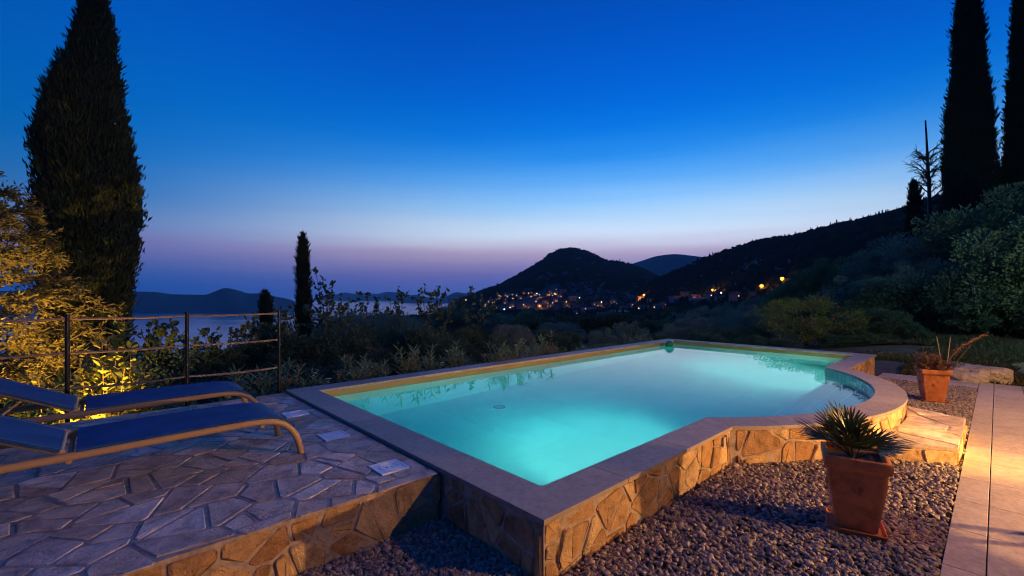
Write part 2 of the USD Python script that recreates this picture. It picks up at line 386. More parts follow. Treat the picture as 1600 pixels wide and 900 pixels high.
SEA_Z = -150.0
th = np.linspace(0, 2 * np.pi, 73)[:-1]
sea_r = [0.0, 1200, 4000, 9000, 14500]
sv = [(CAM[0], CAM[1], SEA_Z)] + [(CAM[0] + r * math.cos(t), CAM[1] + r * math.sin(t), SEA_Z) for r in sea_r[1:] for t in th]
sf = [(0, 1 + k, 1 + (k + 1) % 72) for k in range(72)]
for q in range(len(sea_r) - 2):
    for k in range(72):
        a, b = 1 + q * 72 + k, 1 + q * 72 + (k + 1) % 72
        sf += [(a, a + 72, b + 72), (a, b + 72, b)]
mat('sea_water', {'g': ('geometry', {}), 'm': ('mapping', {'scale': (0.004, 0.012, 0.01), 'rotation': (0, 0, 0.6)}), 'n': ('noise_texture', {'scale': 1.0, 'detail': 5.0, 'roughness': 0.6}),
                  'r': ('map_range', {'from_min': 0.35, 'from_max': 0.65, 'to_min': 0.10, 'to_max': 0.22}), 'p': ('principled_bsdf', {'base_color': (0.02, 0.07, 0.16), 'ior': 1.33, 'specular_ior_level': 0.5})},
    [('g.position', 'm.vector'), ('m.vector', 'n.vector'), ('n.fac', 'r.value'), ('r.result', 'p.roughness')])
solo('sea', (np.array(sv), np.array(sf)), MAT['sea_water'], kind='structure')

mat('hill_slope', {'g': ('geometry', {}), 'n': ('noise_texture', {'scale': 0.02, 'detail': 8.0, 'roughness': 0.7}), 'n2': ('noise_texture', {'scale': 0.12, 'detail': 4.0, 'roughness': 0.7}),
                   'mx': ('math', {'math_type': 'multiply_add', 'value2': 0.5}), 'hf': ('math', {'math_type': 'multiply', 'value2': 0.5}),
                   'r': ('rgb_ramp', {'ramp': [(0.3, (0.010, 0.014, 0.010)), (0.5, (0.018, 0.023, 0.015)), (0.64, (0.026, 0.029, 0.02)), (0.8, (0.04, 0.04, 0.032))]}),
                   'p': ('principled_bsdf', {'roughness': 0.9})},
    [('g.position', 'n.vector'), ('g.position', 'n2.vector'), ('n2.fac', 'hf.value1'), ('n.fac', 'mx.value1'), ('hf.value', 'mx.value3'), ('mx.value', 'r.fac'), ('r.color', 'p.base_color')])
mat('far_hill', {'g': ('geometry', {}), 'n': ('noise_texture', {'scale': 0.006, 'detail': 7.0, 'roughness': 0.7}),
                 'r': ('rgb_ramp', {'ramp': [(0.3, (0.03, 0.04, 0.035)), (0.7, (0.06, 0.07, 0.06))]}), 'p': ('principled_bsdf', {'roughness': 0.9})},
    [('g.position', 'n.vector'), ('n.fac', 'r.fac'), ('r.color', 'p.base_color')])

class Hill:
    """a ridge: its crest line stands where the photograph shows the skyline, at real distances; slopes run down both sides"""
    def __init__(self, name, sky_line, depth, base_depth, base_z, material, rough=6.0, ncol=150, nrow=34, power=1.0, cell=60.0, seed=1, back=1.35):
        sl = np.array(sky_line, float)
        self.u = np.linspace(sl[0, 0], sl[-1, 0], ncol)
        from scipy.interpolate import PchipInterpolator
        v = PchipInterpolator(sl[:, 0], sl[:, 1])(self.u)
        D = np.interp(self.u, *zip(*depth)) if np.ndim(depth) else np.full(ncol, float(depth))
        B = np.interp(self.u, *zip(*base_depth)) if np.ndim(base_depth) else np.full(ncol, float(base_depth))
        zb = np.interp(self.u, *zip(*base_z)) if np.ndim(base_z) else np.full(ncol, float(base_z))
        zc = CAM[2] + (460 - v) / F * D
        k = np.r_[np.linspace(0, 1, nrow), np.linspace(1, 2, 12)[1:]]
        self.k, self.D, self.B, self.zb, self.zc, self.power = k, D, B, zb, zc, power
        Yd = np.where(k[:, None] <= 1, B + (D - B) * k[:, None], D + (D * (back - 1)) * (k[:, None] - 1))
        up = np.where(k <= 1, k, 1)[:, None] ** power
        z = zb + (zc - zb) * up
        z = np.where(k[:, None] > 1, zc + (np.minimum(zb, SEA_Z) - 10 - zc) * np.maximum(k[:, None] - 1, 0) ** 1.3, z)
        x = CAM[0] + RIGHT[0] * (self.u - 800) / F * Yd + FWD[0] * Yd
        y = CAM[1] + RIGHT[1] * (self.u - 800) / F * Yd + FWD[1] * Yd
        nz = fbm(np.stack([x / cell, y / cell, np.zeros_like(x)], -1), 5, seed) - 0.5
        amp = rough * np.where(k <= 1, np.sin(np.pi * np.clip(k, 0, 1)) * 0.9 + 0.12, 0.4)[:, None]
        z = z + nz * amp * 2
        self.X, self.Y, self.Z, self.Yd = x, y, z, Yd
        v_ = np.stack([x.ravel(), y.ravel(), z.ravel()], 1)
        solo(name, (v_, grid_faces(len(k), ncol)), MAT[material], kind='structure', smooth=True)
    def point(self, u, k):
        """surface point in column u (picture), k from 0 (foot) to 1 (crest)"""
        c = np.interp(u, self.u, np.arange(len(self.u))); r = np.interp(k, self.k, np.arange(len(self.k)))
        c0 = int(min(c, len(self.u) - 2)); r0 = int(min(r, len(self.k) - 2)); fc, fr = c - c0, r - r0
        def bl(A):
            return (A[r0, c0] * (1 - fc) + A[r0, c0 + 1] * fc) * (1 - fr) + (A[r0 + 1, c0] * (1 - fc) + A[r0 + 1, c0 + 1] * fc) * fr
        return np.array([bl(self.X), bl(self.Y), bl(self.Z)])
    def seen(self, u, v):
        """the point of the slope that shows at pixel (u, v)"""
        best = None
        for k in np.linspace(0.01, 1, 80):
            p = self.point(u, k); d = p - CAM
            Yd = d[:2] @ FWD
            vv = 460 - d[2] / Yd * F
            if vv <= v:
                return p
            best = p
        return best

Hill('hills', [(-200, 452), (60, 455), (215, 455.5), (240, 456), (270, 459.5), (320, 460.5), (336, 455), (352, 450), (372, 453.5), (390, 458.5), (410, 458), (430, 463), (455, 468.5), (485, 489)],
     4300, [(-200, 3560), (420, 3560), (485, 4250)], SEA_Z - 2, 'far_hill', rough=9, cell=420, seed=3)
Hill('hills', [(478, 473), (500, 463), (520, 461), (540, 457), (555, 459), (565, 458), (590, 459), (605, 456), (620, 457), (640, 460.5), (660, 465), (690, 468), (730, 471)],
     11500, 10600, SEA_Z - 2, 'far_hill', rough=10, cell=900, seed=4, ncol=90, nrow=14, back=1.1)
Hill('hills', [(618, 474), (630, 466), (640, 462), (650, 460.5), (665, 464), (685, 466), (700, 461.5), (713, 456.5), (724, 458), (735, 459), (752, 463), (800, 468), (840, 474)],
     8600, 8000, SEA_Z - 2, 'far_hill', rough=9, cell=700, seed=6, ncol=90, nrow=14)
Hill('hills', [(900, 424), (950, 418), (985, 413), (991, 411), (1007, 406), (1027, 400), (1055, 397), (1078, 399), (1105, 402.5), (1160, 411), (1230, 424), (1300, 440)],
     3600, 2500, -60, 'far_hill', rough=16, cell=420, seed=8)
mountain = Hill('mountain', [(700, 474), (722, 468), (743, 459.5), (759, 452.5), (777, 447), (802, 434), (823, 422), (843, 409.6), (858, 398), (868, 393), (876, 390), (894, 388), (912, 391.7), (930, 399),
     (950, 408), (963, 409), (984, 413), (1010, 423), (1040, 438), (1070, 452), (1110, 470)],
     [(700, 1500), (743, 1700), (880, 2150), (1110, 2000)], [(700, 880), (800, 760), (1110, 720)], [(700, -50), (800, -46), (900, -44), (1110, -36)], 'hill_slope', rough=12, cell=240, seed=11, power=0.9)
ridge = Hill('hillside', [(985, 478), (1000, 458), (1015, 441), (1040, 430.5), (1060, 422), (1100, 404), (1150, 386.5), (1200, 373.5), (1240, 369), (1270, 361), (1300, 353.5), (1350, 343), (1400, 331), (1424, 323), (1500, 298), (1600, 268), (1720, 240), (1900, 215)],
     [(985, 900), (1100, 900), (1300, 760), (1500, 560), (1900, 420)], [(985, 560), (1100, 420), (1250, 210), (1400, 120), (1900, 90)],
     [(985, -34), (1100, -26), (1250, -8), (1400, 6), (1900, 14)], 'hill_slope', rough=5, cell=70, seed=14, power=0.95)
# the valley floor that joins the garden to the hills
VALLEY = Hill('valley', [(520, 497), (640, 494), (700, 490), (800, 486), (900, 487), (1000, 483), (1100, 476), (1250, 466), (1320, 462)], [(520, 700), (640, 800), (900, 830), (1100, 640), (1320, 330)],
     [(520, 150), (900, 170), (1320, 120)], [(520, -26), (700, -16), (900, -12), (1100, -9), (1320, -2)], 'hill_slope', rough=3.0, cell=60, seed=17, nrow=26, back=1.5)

# ================================================================ stonework
def crazy(poly, size, joint, seed, stretch=1.0, merge=0.3, min_area=0.25, corner=0.018):
    """split a polygon into irregular angular stones: large uneven cells, each broken by chords, with open joints and ragged edges"""
    rng = np.random.default_rng(seed)
    x0, y0, x1, y1 = poly.bounds
    big = size * 1.75
    pts = np.empty((0, 2))
    for p in rng.uniform([x0 - 2 * big, y0 - 2 * big], [x1 + 2 * big, y1 + 2 * big], (int(((x1 - x0) / big + 4) * ((y1 - y0) / big + 4) * 14), 2)):
        if len(pts) == 0 or np.min(((pts - p) / [stretch, 1]) ** 2 @ np.ones(2)) > (big * 0.62 * rng.uniform(0.6, 1.5)) ** 2:
            pts = np.vstack([pts, p])
    vor = Voronoi(pts / [stretch, 1])
    out = []
    for ri in vor.point_region:
        reg = vor.regions[ri]
        if reg and -1 not in reg:
            c = Polygon(vor.vertices[reg] * [stretch, 1])
            if c.is_valid and c.intersects(poly):
                g = c.intersection(poly)
                out += [h for h in getattr(g, 'geoms', [g]) if h.geom_type == 'Polygon']
    def split(c, depth):
        target = size * size * rng.uniform(0.55, 1.9)
        if c.area < target or depth > 4:
            return [c]
        mr = np.array(c.minimum_rotated_rectangle.exterior.coords)
        e0, e1 = mr[1] - mr[0], mr[2] - mr[1]
        ax = e0 if np.linalg.norm(e0) > np.linalg.norm(e1) else e1
        a_ = math.atan2(ax[1], ax[0]) + math.pi / 2 + rng.normal(0, 0.42)
        o = np.array(c.centroid.coords[0]) + ax * rng.uniform(-0.18, 0.18)
        d = np.array([math.cos(a_), math.sin(a_)]) * 10; nrm_ = np.array([-d[1], d[0]])
        kink = o + unit(nrm_) * size * rng.normal(0, 0.10)
        half = Polygon([o - d, kink, o + d, o + d + nrm_, o - d + nrm_])
        r = []
        for g in (c.intersection(half), c.difference(half)):
            for h in getattr(g, 'geoms', [g]):
                if h.geom_type == 'Polygon' and h.area > 1e-4:
                    r += split(h, depth + 1)
        return r
    res = []
    for c in out:
        for h in split(c, 0):
            j = joint * rng.uniform(0.75, 1.5)
            h = h.buffer(-j / 2 - corner, join_style=2).buffer(corner, join_style=1, quad_segs=3)
            for k in getattr(h, 'geoms', [h]):
                if k.geom_type != 'Polygon' or k.area < min_area * size * size * 0.22:
                    continue
                k = k.simplify(0.004)
                ring_ = np.array(k.segmentize(size * 0.30).exterior.coords)[:-1]
                if len(ring_) > 5:
                    w_ = np.stack([fbm(np.c_[ring_ * 9, np.full(len(ring_), q)], 2, seed + q) - 0.5 for q in (1, 2)], 1) * joint * 0.9
                    inside = (ring_[:, 0] > x0 + 0.02) & (ring_[:, 0] < x1 - 0.02) & (ring_[:, 1] > y0 + 0.02) & (ring_[:, 1] < y1 - 0.02)
                    k2 = Polygon(ring_ + w_ * inside[:, None]).buffer(0)
                    if k2.geom_type == 'Polygon':
                        k = k2
                res.append(k)
    return res

def slab_mesh(poly, thick, bevel, mapf, tilt=0.004, rng=RNG, rough=0.002):
    """a stone: polygon outline, chamfered rim, slightly tilted and uneven face; mapf(x, y, h) puts it on its surface"""
    ring = np.array(poly.exterior.coords)[:-1]
    if Polygon(ring).exterior.is_ccw is False:
        ring = ring[::-1]
    inner = poly.buffer(-bevel, join_style=2)
    c = ring.mean(0)
    gx_, gy_ = rng.normal(0, tilt, 2); h0 = rng.normal(0, tilt * 0.8)
    hh = lambda p: thick + h0 + gx_ * (p[:, 0] - c[0]) * 3 + gy_ * (p[:, 1] - c[1]) * 3
    if inner.geom_type != 'Polygon' or inner.is_empty or inner.area < poly.area * 0.3:
        inner = affinity.scale(poly, 0.85, 0.85)
    iv, jf = trimesh.creation.triangulate_polygon(inner.simplify(0.003), engine='earcut')
    n = len(ring)
    # rim rings
    outer_lo = np.c_[ring, np.full(n, -0.004)]
    outer_hi = np.c_[ring, hh(ring) - bevel * 0.8]
    i = np.arange(n); j = (i + 1) % n
    f = [np.stack([i, j, n + j], 1), np.stack([i, n + j, n + i], 1)]
    v = np.vstack([outer_lo, outer_hi])
    # join the chamfer by triangulating between the rings
    top = np.c_[iv, hh(iv) + rng.normal(0, rough, len(iv))]
    band = Polygon(ring, [np.array(inner.simplify(0.003).exterior.coords)[:-1]])
    try:
        bv, bf = trimesh.creation.triangulate_polygon(band, engine='earcut')
        tr = cKDTree(ring); d, _ = tr.query(bv)
        hz = np.where(d < 1e-6, hh(bv) - bevel * 0.8, hh(bv))
        tt = cKDTree(iv); d2, k2 = tt.query(bv)
        hz = np.where(d2 < 1e-6, top[k2, 2], hz)
        allv = np.vstack([v, np.c_[bv, hz], top])
        f += [bf + 2 * n, jf + 2 * n + len(bv)]
    except Exception:
        allv = np.vstack([v, top]); f += [jf + 2 * n]
    pts = mapf(allv[:, 0], allv[:, 1], allv[:, 2])
    m = trimesh.Trimesh(pts, np.vstack(f), process=False)
    m.merge_vertices(merge_tex=True, merge_norm=True, digits_vertex=5)
    m.fix_normals(multibody=False)
    return m

def flat_map(z):
    return lambda x, y, h: np.stack([x, y, z + h], 1)

def wall_map(p0, p1, out):
    """x along p0 -> p1, y = height, h = outward"""
    p0, p1 = np.asarray(p0, float), np.asarray(p1, float)
    e = (p1 - p0) / np.linalg.norm(p1 - p0); o = np.asarray(out, float)
    return lambda x, y, h: np.stack([p0[0] + e[0] * x + o[0] * h, p0[1] + e[1] * x + o[1] * h, y], 1)

# ---------------------------------------------------------------- the pool
L, W, CW, ZT, CT = 10.80, 4.965, 0.34, 0.40, 0.034
E0, E1, ARC_C, ARC_R = 2.80, 8.06, np.array([5.43, 2.77]), 3.82
ZW, ZF = 0.29, -1.20
def outline(inset):
    """the pool's plan with its rounded bay, moved in from the coping's outer edge"""
    r = sbox(inset, inset, L - inset, W - inset)
    bay = Point(*ARC_C).buffer(ARC_R - inset, quad_segs=64).intersection(sbox(E0 - 1, -3, E1 + 1, 2))
    return r.union(bay)
outer, inner = outline(0.0), outline(CW)
inner = inner.buffer(-0.03).buffer(0.03, quad_segs=4)

t_pool = thing('swimming_pool', 'long raised swimming pool with a rounded bay, glowing turquoise water and pale stone coping', 'pool')
part('shell', extrude(outline(0.035).difference(inner.buffer(0.032)), -1.25, ZT - CT - 0.001), MAT['mortar'], t_pool)
part('lining', extrude(inner.buffer(0.030).difference(inner), ZF - 0.03, 0.235), MAT['lining'], t_pool)
part('waterline_band', extrude(inner.buffer(0.030).difference(inner.buffer(-0.003)), 0.236, ZT - CT - 0.001), MAT['band_tile'], t_pool)

# floor panels with recessed joints
part('floor_slab', extrude(inner.buffer(0.03), ZF - 0.12, ZF - 0.012), MAT['lining'], t_pool)
TS = 0.90
for ix in range(12):
    for iy in range(6):
        cell = sbox(CW + ix * TS + 0.0018, CW + iy * TS + 0.0018, CW + (ix + 1) * TS - 0.0018, CW + (iy + 1) * TS - 0.0018).intersection(sbox(CW + .002, CW + .002, L - CW - .002, W - CW - .002))
        if cell.area > 0.02:
            part('floor_tile', extrude(cell, ZF - 0.010, ZF), MAT['pool_floor'], t_pool)

# steps in the rounded bay
bay_in = inner.intersection(sbox(E0, -3, E1, CW - 0.001))
for k, (te, zs) in enumerate([(0.335, -0.72), (0.02, -0.42), (-0.28, -0.12)]):
    b = inner.buffer(-0.002).intersection(sbox(E0, -3, E1, te))
    part('step', extrude(b, ZF, zs), MAT['pool_floor'], t_pool)
    e = b.intersection(sbox(E0, te - 0.035, E1, te + 0.01))
    part('step_nosing', extrude(e, zs + 0.003, zs + 0.009), MAT['step_nosing'], t_pool)

# square tiles along the waterline of the bay
arc_in = ARC_R - CW
a0 = math.acos((ARC_C[1] - CW) / arc_in)
nt = 44
for k in range(nt):
    th0, th1 = -a0 + (2 * a0) * k / nt, -a0 + (2 * a0) * (k + 1) / nt
    g = 0.002 / arc_in
    for z0, z1 in ((0.225, 0.362), (0.085, 0.220), (-0.055, 0.080)):
        vs = []
        for r_, b_ in ((arc_in + 0.004, 0), (arc_in - 0.006, 0.003)):
            for th_ in (th0 + g + b_ / arc_in, th1 - g - b_ / arc_in):
                for z_ in (z0 + b_, z1 - b_):
                    vs.append((ARC_C[0] + r_ * math.sin(th_), ARC_C[1] - r_ * math.cos(th_), z_))
        part('waterline_tile', trimesh.convex.convex_hull(np.array(vs)), MAT['pool_tile'], t_pool)

# coping slabs
ring = outer.difference(inner)
def coping_piece(poly):
    poly = poly.buffer(-0.003, join_style=2)
    for g in getattr(poly, 'geoms', [poly]):
        if g.geom_type == 'Polygon' and g.area > 0.004:
            b = 0.004
            lo = extrude(g, ZT - CT, ZT - b)
            top = g.buffer(-b, join_style=2)
            v, f = [], []
            ms = [extrude(g, ZT - CT, ZT - b)]
            o = np.array(g.exterior.coords)[:-1]
            m = extrude(g, ZT - CT, ZT)
            vv = np.array(m.vertices)
            m.vertices = vv
            part('coping_stone', m, MAT['coping'], t_pool)
def cuts(a, b, n):
    return np.linspace(a, b, n + 1)
corner = lambda x0, y0, x1, y1: ring.intersection(sbox(x0, y0, x1, y1))
xs_far = cuts(CW, L - CW, 12)
coping_piece(ring.intersection(sbox(-1, -1, 0.9, 0.9)))
for a, b in zip(cuts(0.9, W - CW, 4)[:-1], cuts(0.9, W - CW, 4)[1:]):
    coping_piece(ring.intersection(sbox(-1, a, 2, b)))
for a, b in zip(xs_far[:-1], xs_far[1:]):
    coping_piece(ring.intersection(sbox(a, W - CW, b, W + 1)))
coping_piece(ring.intersection(sbox(-1, W - CW, CW, W + 1)))
coping_piece(ring.intersection(sbox(L - CW, W - CW, L + 1, W + 1)))
for a, b in zip(cuts(CW, W - CW, 5)[:-1], cuts(CW, W - CW, 5)[1:]):
    coping_piece(ring.intersection(sbox(L - CW, a, L + 1, b)))
coping_piece(ring.intersection(sbox(L - CW, -0.1, L + 1, CW)))
near = ring.intersection(sbox(0.9, -3, L - CW, CW + 0.2))
aS = math.atan2(E0 - ARC_C[0], ARC_C[1]); aE = -aS
def radial_cut(a):
    return np.array([ARC_C[0] + 6 * math.sin(a), ARC_C[1] - 6 * math.cos(a)])
arc_ang = np.linspace(aS, aE, 12)
straight1 = near.intersection(Polygon([(0.9, -1), (E0, 0), (E0 + (CW) * 0.42, CW), (E0 + 0.3, 1), (0.9, 1)]))
straight2 = near.intersection(Polygon([(L, -1), (E1, 0), (E1 - CW * 0.42, CW), (E1 - 0.3, 1), (L, 1)]))
for a, b in zip(cuts(0.9, E0, 2)[:-1], cuts(0.9, E0, 2)[1:]):
    coping_piece(straight1.intersection(sbox(a, -1, b if b < E0 - .01 else 9, 2)))
for a, b in ((7, 9.2), (9.2, L - CW)):
    coping_piece(straight2.intersection(sbox(a, -1, b, 2)))
bay_ring = near.difference(straight1.buffer(1e-6)).difference(straight2.buffer(1e-6))
for a, b in zip(arc_ang[:-1], arc_ang[1:]):
    aa, bb = (a - 0.3 if a == arc_ang[0] else a), (b + 0.3 if b == arc_ang[-1] else b)
    coping_piece(bay_ring.intersection(Polygon([ARC_C, radial_cut(aa), radial_cut(bb)])))

# stone facing of the pool walls
ZB = -0.10
WALL_TOP = ZT - CT - 0.006
inset = 0.034
def face_wall(owner, mapf, length, z1, z0, size, seed, name='wall_stone', x0=0.0, thick=0.008):
    rng = np.random.default_rng(seed)
    for g in crazy(sbox(x0 + 0.004, z0, length - 0.004, z1), size, 0.014, seed, stretch=1.0, merge=0.35):
        part(name, slab_mesh(g, thick, 0.007, mapf, tilt=0.006, rng=rng, rough=0.004), MAT['wall_stone'], owner)
face_wall(t_pool, wall_map((inset, 1.085), (inset, inset), (-1, 0)), 1.085 - inset, WALL_TOP, ZB, 0.23, 21)
face_wall(t_pool, wall_map((inset, inset), (E0 + 0.01, inset), (0, -1)), E0 + 0.01 - inset, WALL_TOP, ZB, 0.225, 22)
face_wall(t_pool, wall_map((E1 - 0.01, inset), (L - inset, inset), (0, -1)), L - inset - E1, WALL_TOP, ZB, 0.24, 23)
def arc_map(x, y, h):
    r_ = ARC_R - inset + h
    a = aS + 0.01 + x / (ARC_R - inset)
    return np.stack([ARC_C[0] + r_ * np.sin(a), ARC_C[1] - r_ * np.cos(a), y], 1)
face_wall(t_pool, arc_map, (aE - aS - 0.02) * (ARC_R - inset), WALL_TOP, ZB, 0.25, 24)

# overflow outlet in the wall by the bay
part('outlet_cover', box((2.60, 0.034 - 0.026, 0.285), (0.05, 0.018, 0.095), bevel=0.003), MAT['grey_plastic'], t_pool)
part('outlet_opening', box((2.648, 0.034 - 0.020, 0.285), (0.036, 0.012, 0.10)), MAT['dark_void'], t_pool)
# drain and jet in the floor
def drain(c, r):
    ring_ = trimesh.creation.annulus(r * 0.82, r, 0.012, sections=32); ring_.apply_translation(c)
    part('floor_drain', ring_, MAT['chrome'], t_pool)
    d = trimesh.creation.cylinder(r * 0.8, 0.006, sections=32); d.apply_translation(c)
    part('drain_grate', d, MAT['grey_plastic'], t_pool)
drain((2.9, 3.72, ZF + 0.006), 0.10)

# water
mat('water', {'g': ('geometry', {}), 'n': ('noise_texture', {'scale': 2.2, 'detail': 3.0, 'roughness': 0.5}), 'b': ('bump', {'strength': 0.012, 'distance': 0.02}),
              's': ('glass_bsdf', {'color': (1, 1, 1), 'roughness': 0.0, 'IOR': 1.333}), 'v': ('absorption_volume', {'color': (0.08, 0.75, 0.785), 'density': 0.68})},
    [('g.position', 'n.vector'), ('n.fac', 'b.height'), ('b.normal', 's.normal')], surface='s.BSDF', volume='v.volume')
part('water', extrude(inner.buffer(0.012), ZF - 0.02, ZW), MAT['water'], t_pool)

# underwater lights on the near wall
def pool_light(x, y=CW, z=-0.12):
    rim = trimesh.creation.annulus(0.095, 0.125, 0.03, sections=36)
    dsk = trimesh.creation.cylinder(0.094, 0.012, sections=36)
    R = trimesh.transformations.rotation_matrix(math.pi / 2, [1, 0, 0])
    for m, nme, mt in ((rim, 'light_rim', 'chrome'), (dsk, 'light_lens', 'lens')):
        m.apply_transform(R); m.apply_translation((x, y + 0.014, z))
        part(nme, m, MAT[mt], t_pool)
    p = new_path(t_pool, 'light_beam')
    d = UsdLux.DiskLight.Define(stage, p)
    d.CreateRadiusAttr(0.09); d.CreateIntensityAttr(POOL_LIGHT); d.CreateNormalizeAttr(True); d.CreateColorAttr(Gf.Vec3f(1.0, 1.0, 0.84))
    d.AddTranslateOp().Set(Gf.Vec3d(x, y + 0.06, z)); d.AddRotateXOp().Set(90.0 - 10)
    p = new_path(t_pool, 'light_beam')
    d = UsdLux.SphereLight.Define(stage, p)
    d.CreateRadiusAttr(0.05); d.CreateIntensityAttr(POOL_BEAM); d.CreateNormalizeAttr(True); d.CreateColorAttr(Gf.Vec3f(1.0, 1.0, 0.84))
    zz = -unit([0.40, 1.0, -1.05]); xx = unit(np.cross([0, 0, 1.0], zz)); yy = np.cross(zz, xx)
    d.AddTransformOp().Set(Gf.Matrix4d(*xx, 0, *yy, 0, *zz, 0, x, y + 0.09, z, 1))
    sa = UsdLux.ShapingAPI.Apply(d.GetPrim()); sa.CreateShapingConeAngleAttr(43.0); sa.CreateShapingConeSoftnessAttr(1.0)
POOL_LIGHT, POOL_BEAM = 28.0, 235.0
mat('lens', {'e': ('emission', {'color': (0.86, 1.0, 0.93), 'strength': 6.0})}, [], surface='e.emission')
pool_light(2.30); pool_light(8.50)

# green ball that floats in the far corner
bc = at(1046, 535.5, 12.45); bc[2] = ZW + 0.055
t = thing('pool_ball', 'green plastic ball floating in the far corner of the pool', 'ball', bc)
part('ball', trimesh.creation.icosphere(3, 0.115), MAT['ball_plastic'], t, smooth=True, world=False)
cp = trimesh.creation.torus(0.048, 0.012, 20, 10); cp.apply_transform(trimesh.geometry.align_vectors([0, 0, 1], [-FWD[0] * .8, -FWD[1] * .8, 0.35])); cp.apply_translation(np.array([-FWD[0] * .9, -FWD[1] * .9, 0.36]) * 0.108)
part('ring', cp, MAT['ball_cap'], t, smooth=True, world=False)

# ---------------------------------------------------------------- terrace with flagstones
TT, T0 = 0.37, 1.09
t_ter = thing('terrace', None, None, kind='structure')
ter = sbox(-3.9, T0 + 0.02, -0.006, W - 0.01)
part('slab', extrude(ter, -0.3, TT - 0.005), MAT['mortar'], t_ter)
lids = []
def lid(u, v, w, l, rot, label, name='access_cover'):
    c = ground_at(u, v, TT + 0.006)
    lids.append(affinity.rotate(sbox(c[0] - l / 2 - .006, c[1] - w / 2 - .006, c[0] + l / 2 + .006, c[1] + w / 2 + .006), rot, use_radians=True))
    t = thing(name, label, 'cover', (c[0], c[1], TT), rot)
    part('frame', extrude(sbox(-l / 2, -w / 2, l / 2, w / 2).difference(sbox(-l / 2 + .018, -w / 2 + .018, l / 2 - .018, w / 2 - .018)), -0.014, 0.008), MAT['lid_plastic'], t, world=False)
    part('lid', extrude(sbox(-l / 2 + .021, -w / 2 + .021, l / 2 - .021, w / 2 - .021).difference(unary_union([Point(sx * 0.022, 0).buffer(0.011) for sx in (-1, 1)])), -0.012, 0.005), MAT['lid_plastic'], t, world=False)
    rr = trimesh.creation.annulus(min(w, l) * 0.30, min(w, l) * 0.32, 0.004, sections=36); rr.apply_translation((0, 0, 0.006))
    part('raised_ring', rr, MAT['lid_plastic'], t, world=False)
    for sx in (-1, 1):
        part('finger_hole', box((sx * 0.022, 0, -0.008), (0.02, 0.02, 0.004)), MAT['dark_void'], t, world=False)
lid(608, 729, 0.235, 0.235, 0.0, 'square blue-grey access cover near the terrace corner, nearest of three')
lid(521.5, 680, 0.235, 0.235, 0.0, 'mottled square access cover beside the sun lounger foot, middle of three')
lid(461, 646, 0.235, 0.235, 0.0, 'pale blue square access cover farthest along the terrace, beside the pool coping')
lid_area = unary_union(lids)
rng_f = np.random.default_rng(5)
edge = sbox(-3.88, T0, -0.012, W - 0.02)
for g in crazy(edge, 0.275, 0.014, 31, stretch=1.15, merge=0.42, min_area=0.2):
    g = g.difference(lid_area)
    for h in getattr(g, 'geoms', [g]):
        if h.geom_type == 'Polygon' and h.area > 0.004:
            if h.bounds[1] < T0 + 0.03:                                     # stones of the rim stand out over the wall a little, each by its own amount
                o = rng_f.uniform(0.0, 0.02)
                h = Polygon([(x, y - o if y < T0 + 0.06 else y) for x, y in h.exterior.coords]).buffer(0)
                if h.geom_type != 'Polygon':
                    continue
            part('flagstone', slab_mesh(h.simplify(0.004), 0.0, 0.007, flat_map(TT), tilt=0.0018, rng=rng_f, rough=0.0012), MAT['flagstone'], t_ter)
face_wall(t_ter, wall_map((-3.9, T0 + 0.02), (-0.0, T0 + 0.02), (0, -1)), 3.9 + 0.02, TT - 0.022, ZB, 0.245, 33)

# ---------------------------------------------------------------- stone step by the bay
ZS = 0.18
arc_out = Point(*ARC_C).buffer(ARC_R - 0.02, quad_segs=64)
sp = Polygon([(4.47, -1.565), (6.08, -1.565), (6.50, -0.7), (3.98, -0.7)]).difference(arc_out)
t_step = thing('stone_step', 'low stone step of irregular slabs between the pool bay and the paved path', 'step', (5.2, -1.3, 0))
part('core', extrude(sp.buffer(-0.02, join_style=2), -0.1, ZS - 0.032), MAT['mortar'], t_step)
rng_s = np.random.default_rng(8)
for g in crazy(sp, 0.42, 0.016, 43, stretch=1.25, merge=0.3):
    part('slab', slab_mesh(g, 0.0, 0.008, flat_map(ZS), tilt=0.004, rng=rng_s, rough=0.002), MAT['flagstone'], t_step)
# give the top slabs their thickness
part('bed', extrude(sp.buffer(-0.012, join_style=2), ZS - 0.034, ZS - 0.006), MAT['mortar'], t_step)
c0 = np.array([(6.08, -1.565), (4.47, -1.565), (3.98, -0.7)])
face_wall(t_step, wall_map((4.47, -1.547), (6.08, -1.547), (0, -1)), 1.61, ZS - 0.034, -0.08, 0.3, 44, thick=0.012)
dvec = np.array([-0.49, 0.865]); ln = np.linalg.norm(dvec); dn = dvec / ln
nrm = np.array([-dn[1], dn[0]])
nrm = nrm if nrm[0] < 0 else -nrm
p0_ = np.array([4.47, -1.565]) - nrm * 0.018; 
face_wall(t_step, wall_map(p0_ + dn * 0.7, p0_, nrm), 0.7, ZS - 0.034, -0.08, 0.32, 45, thick=0.012)

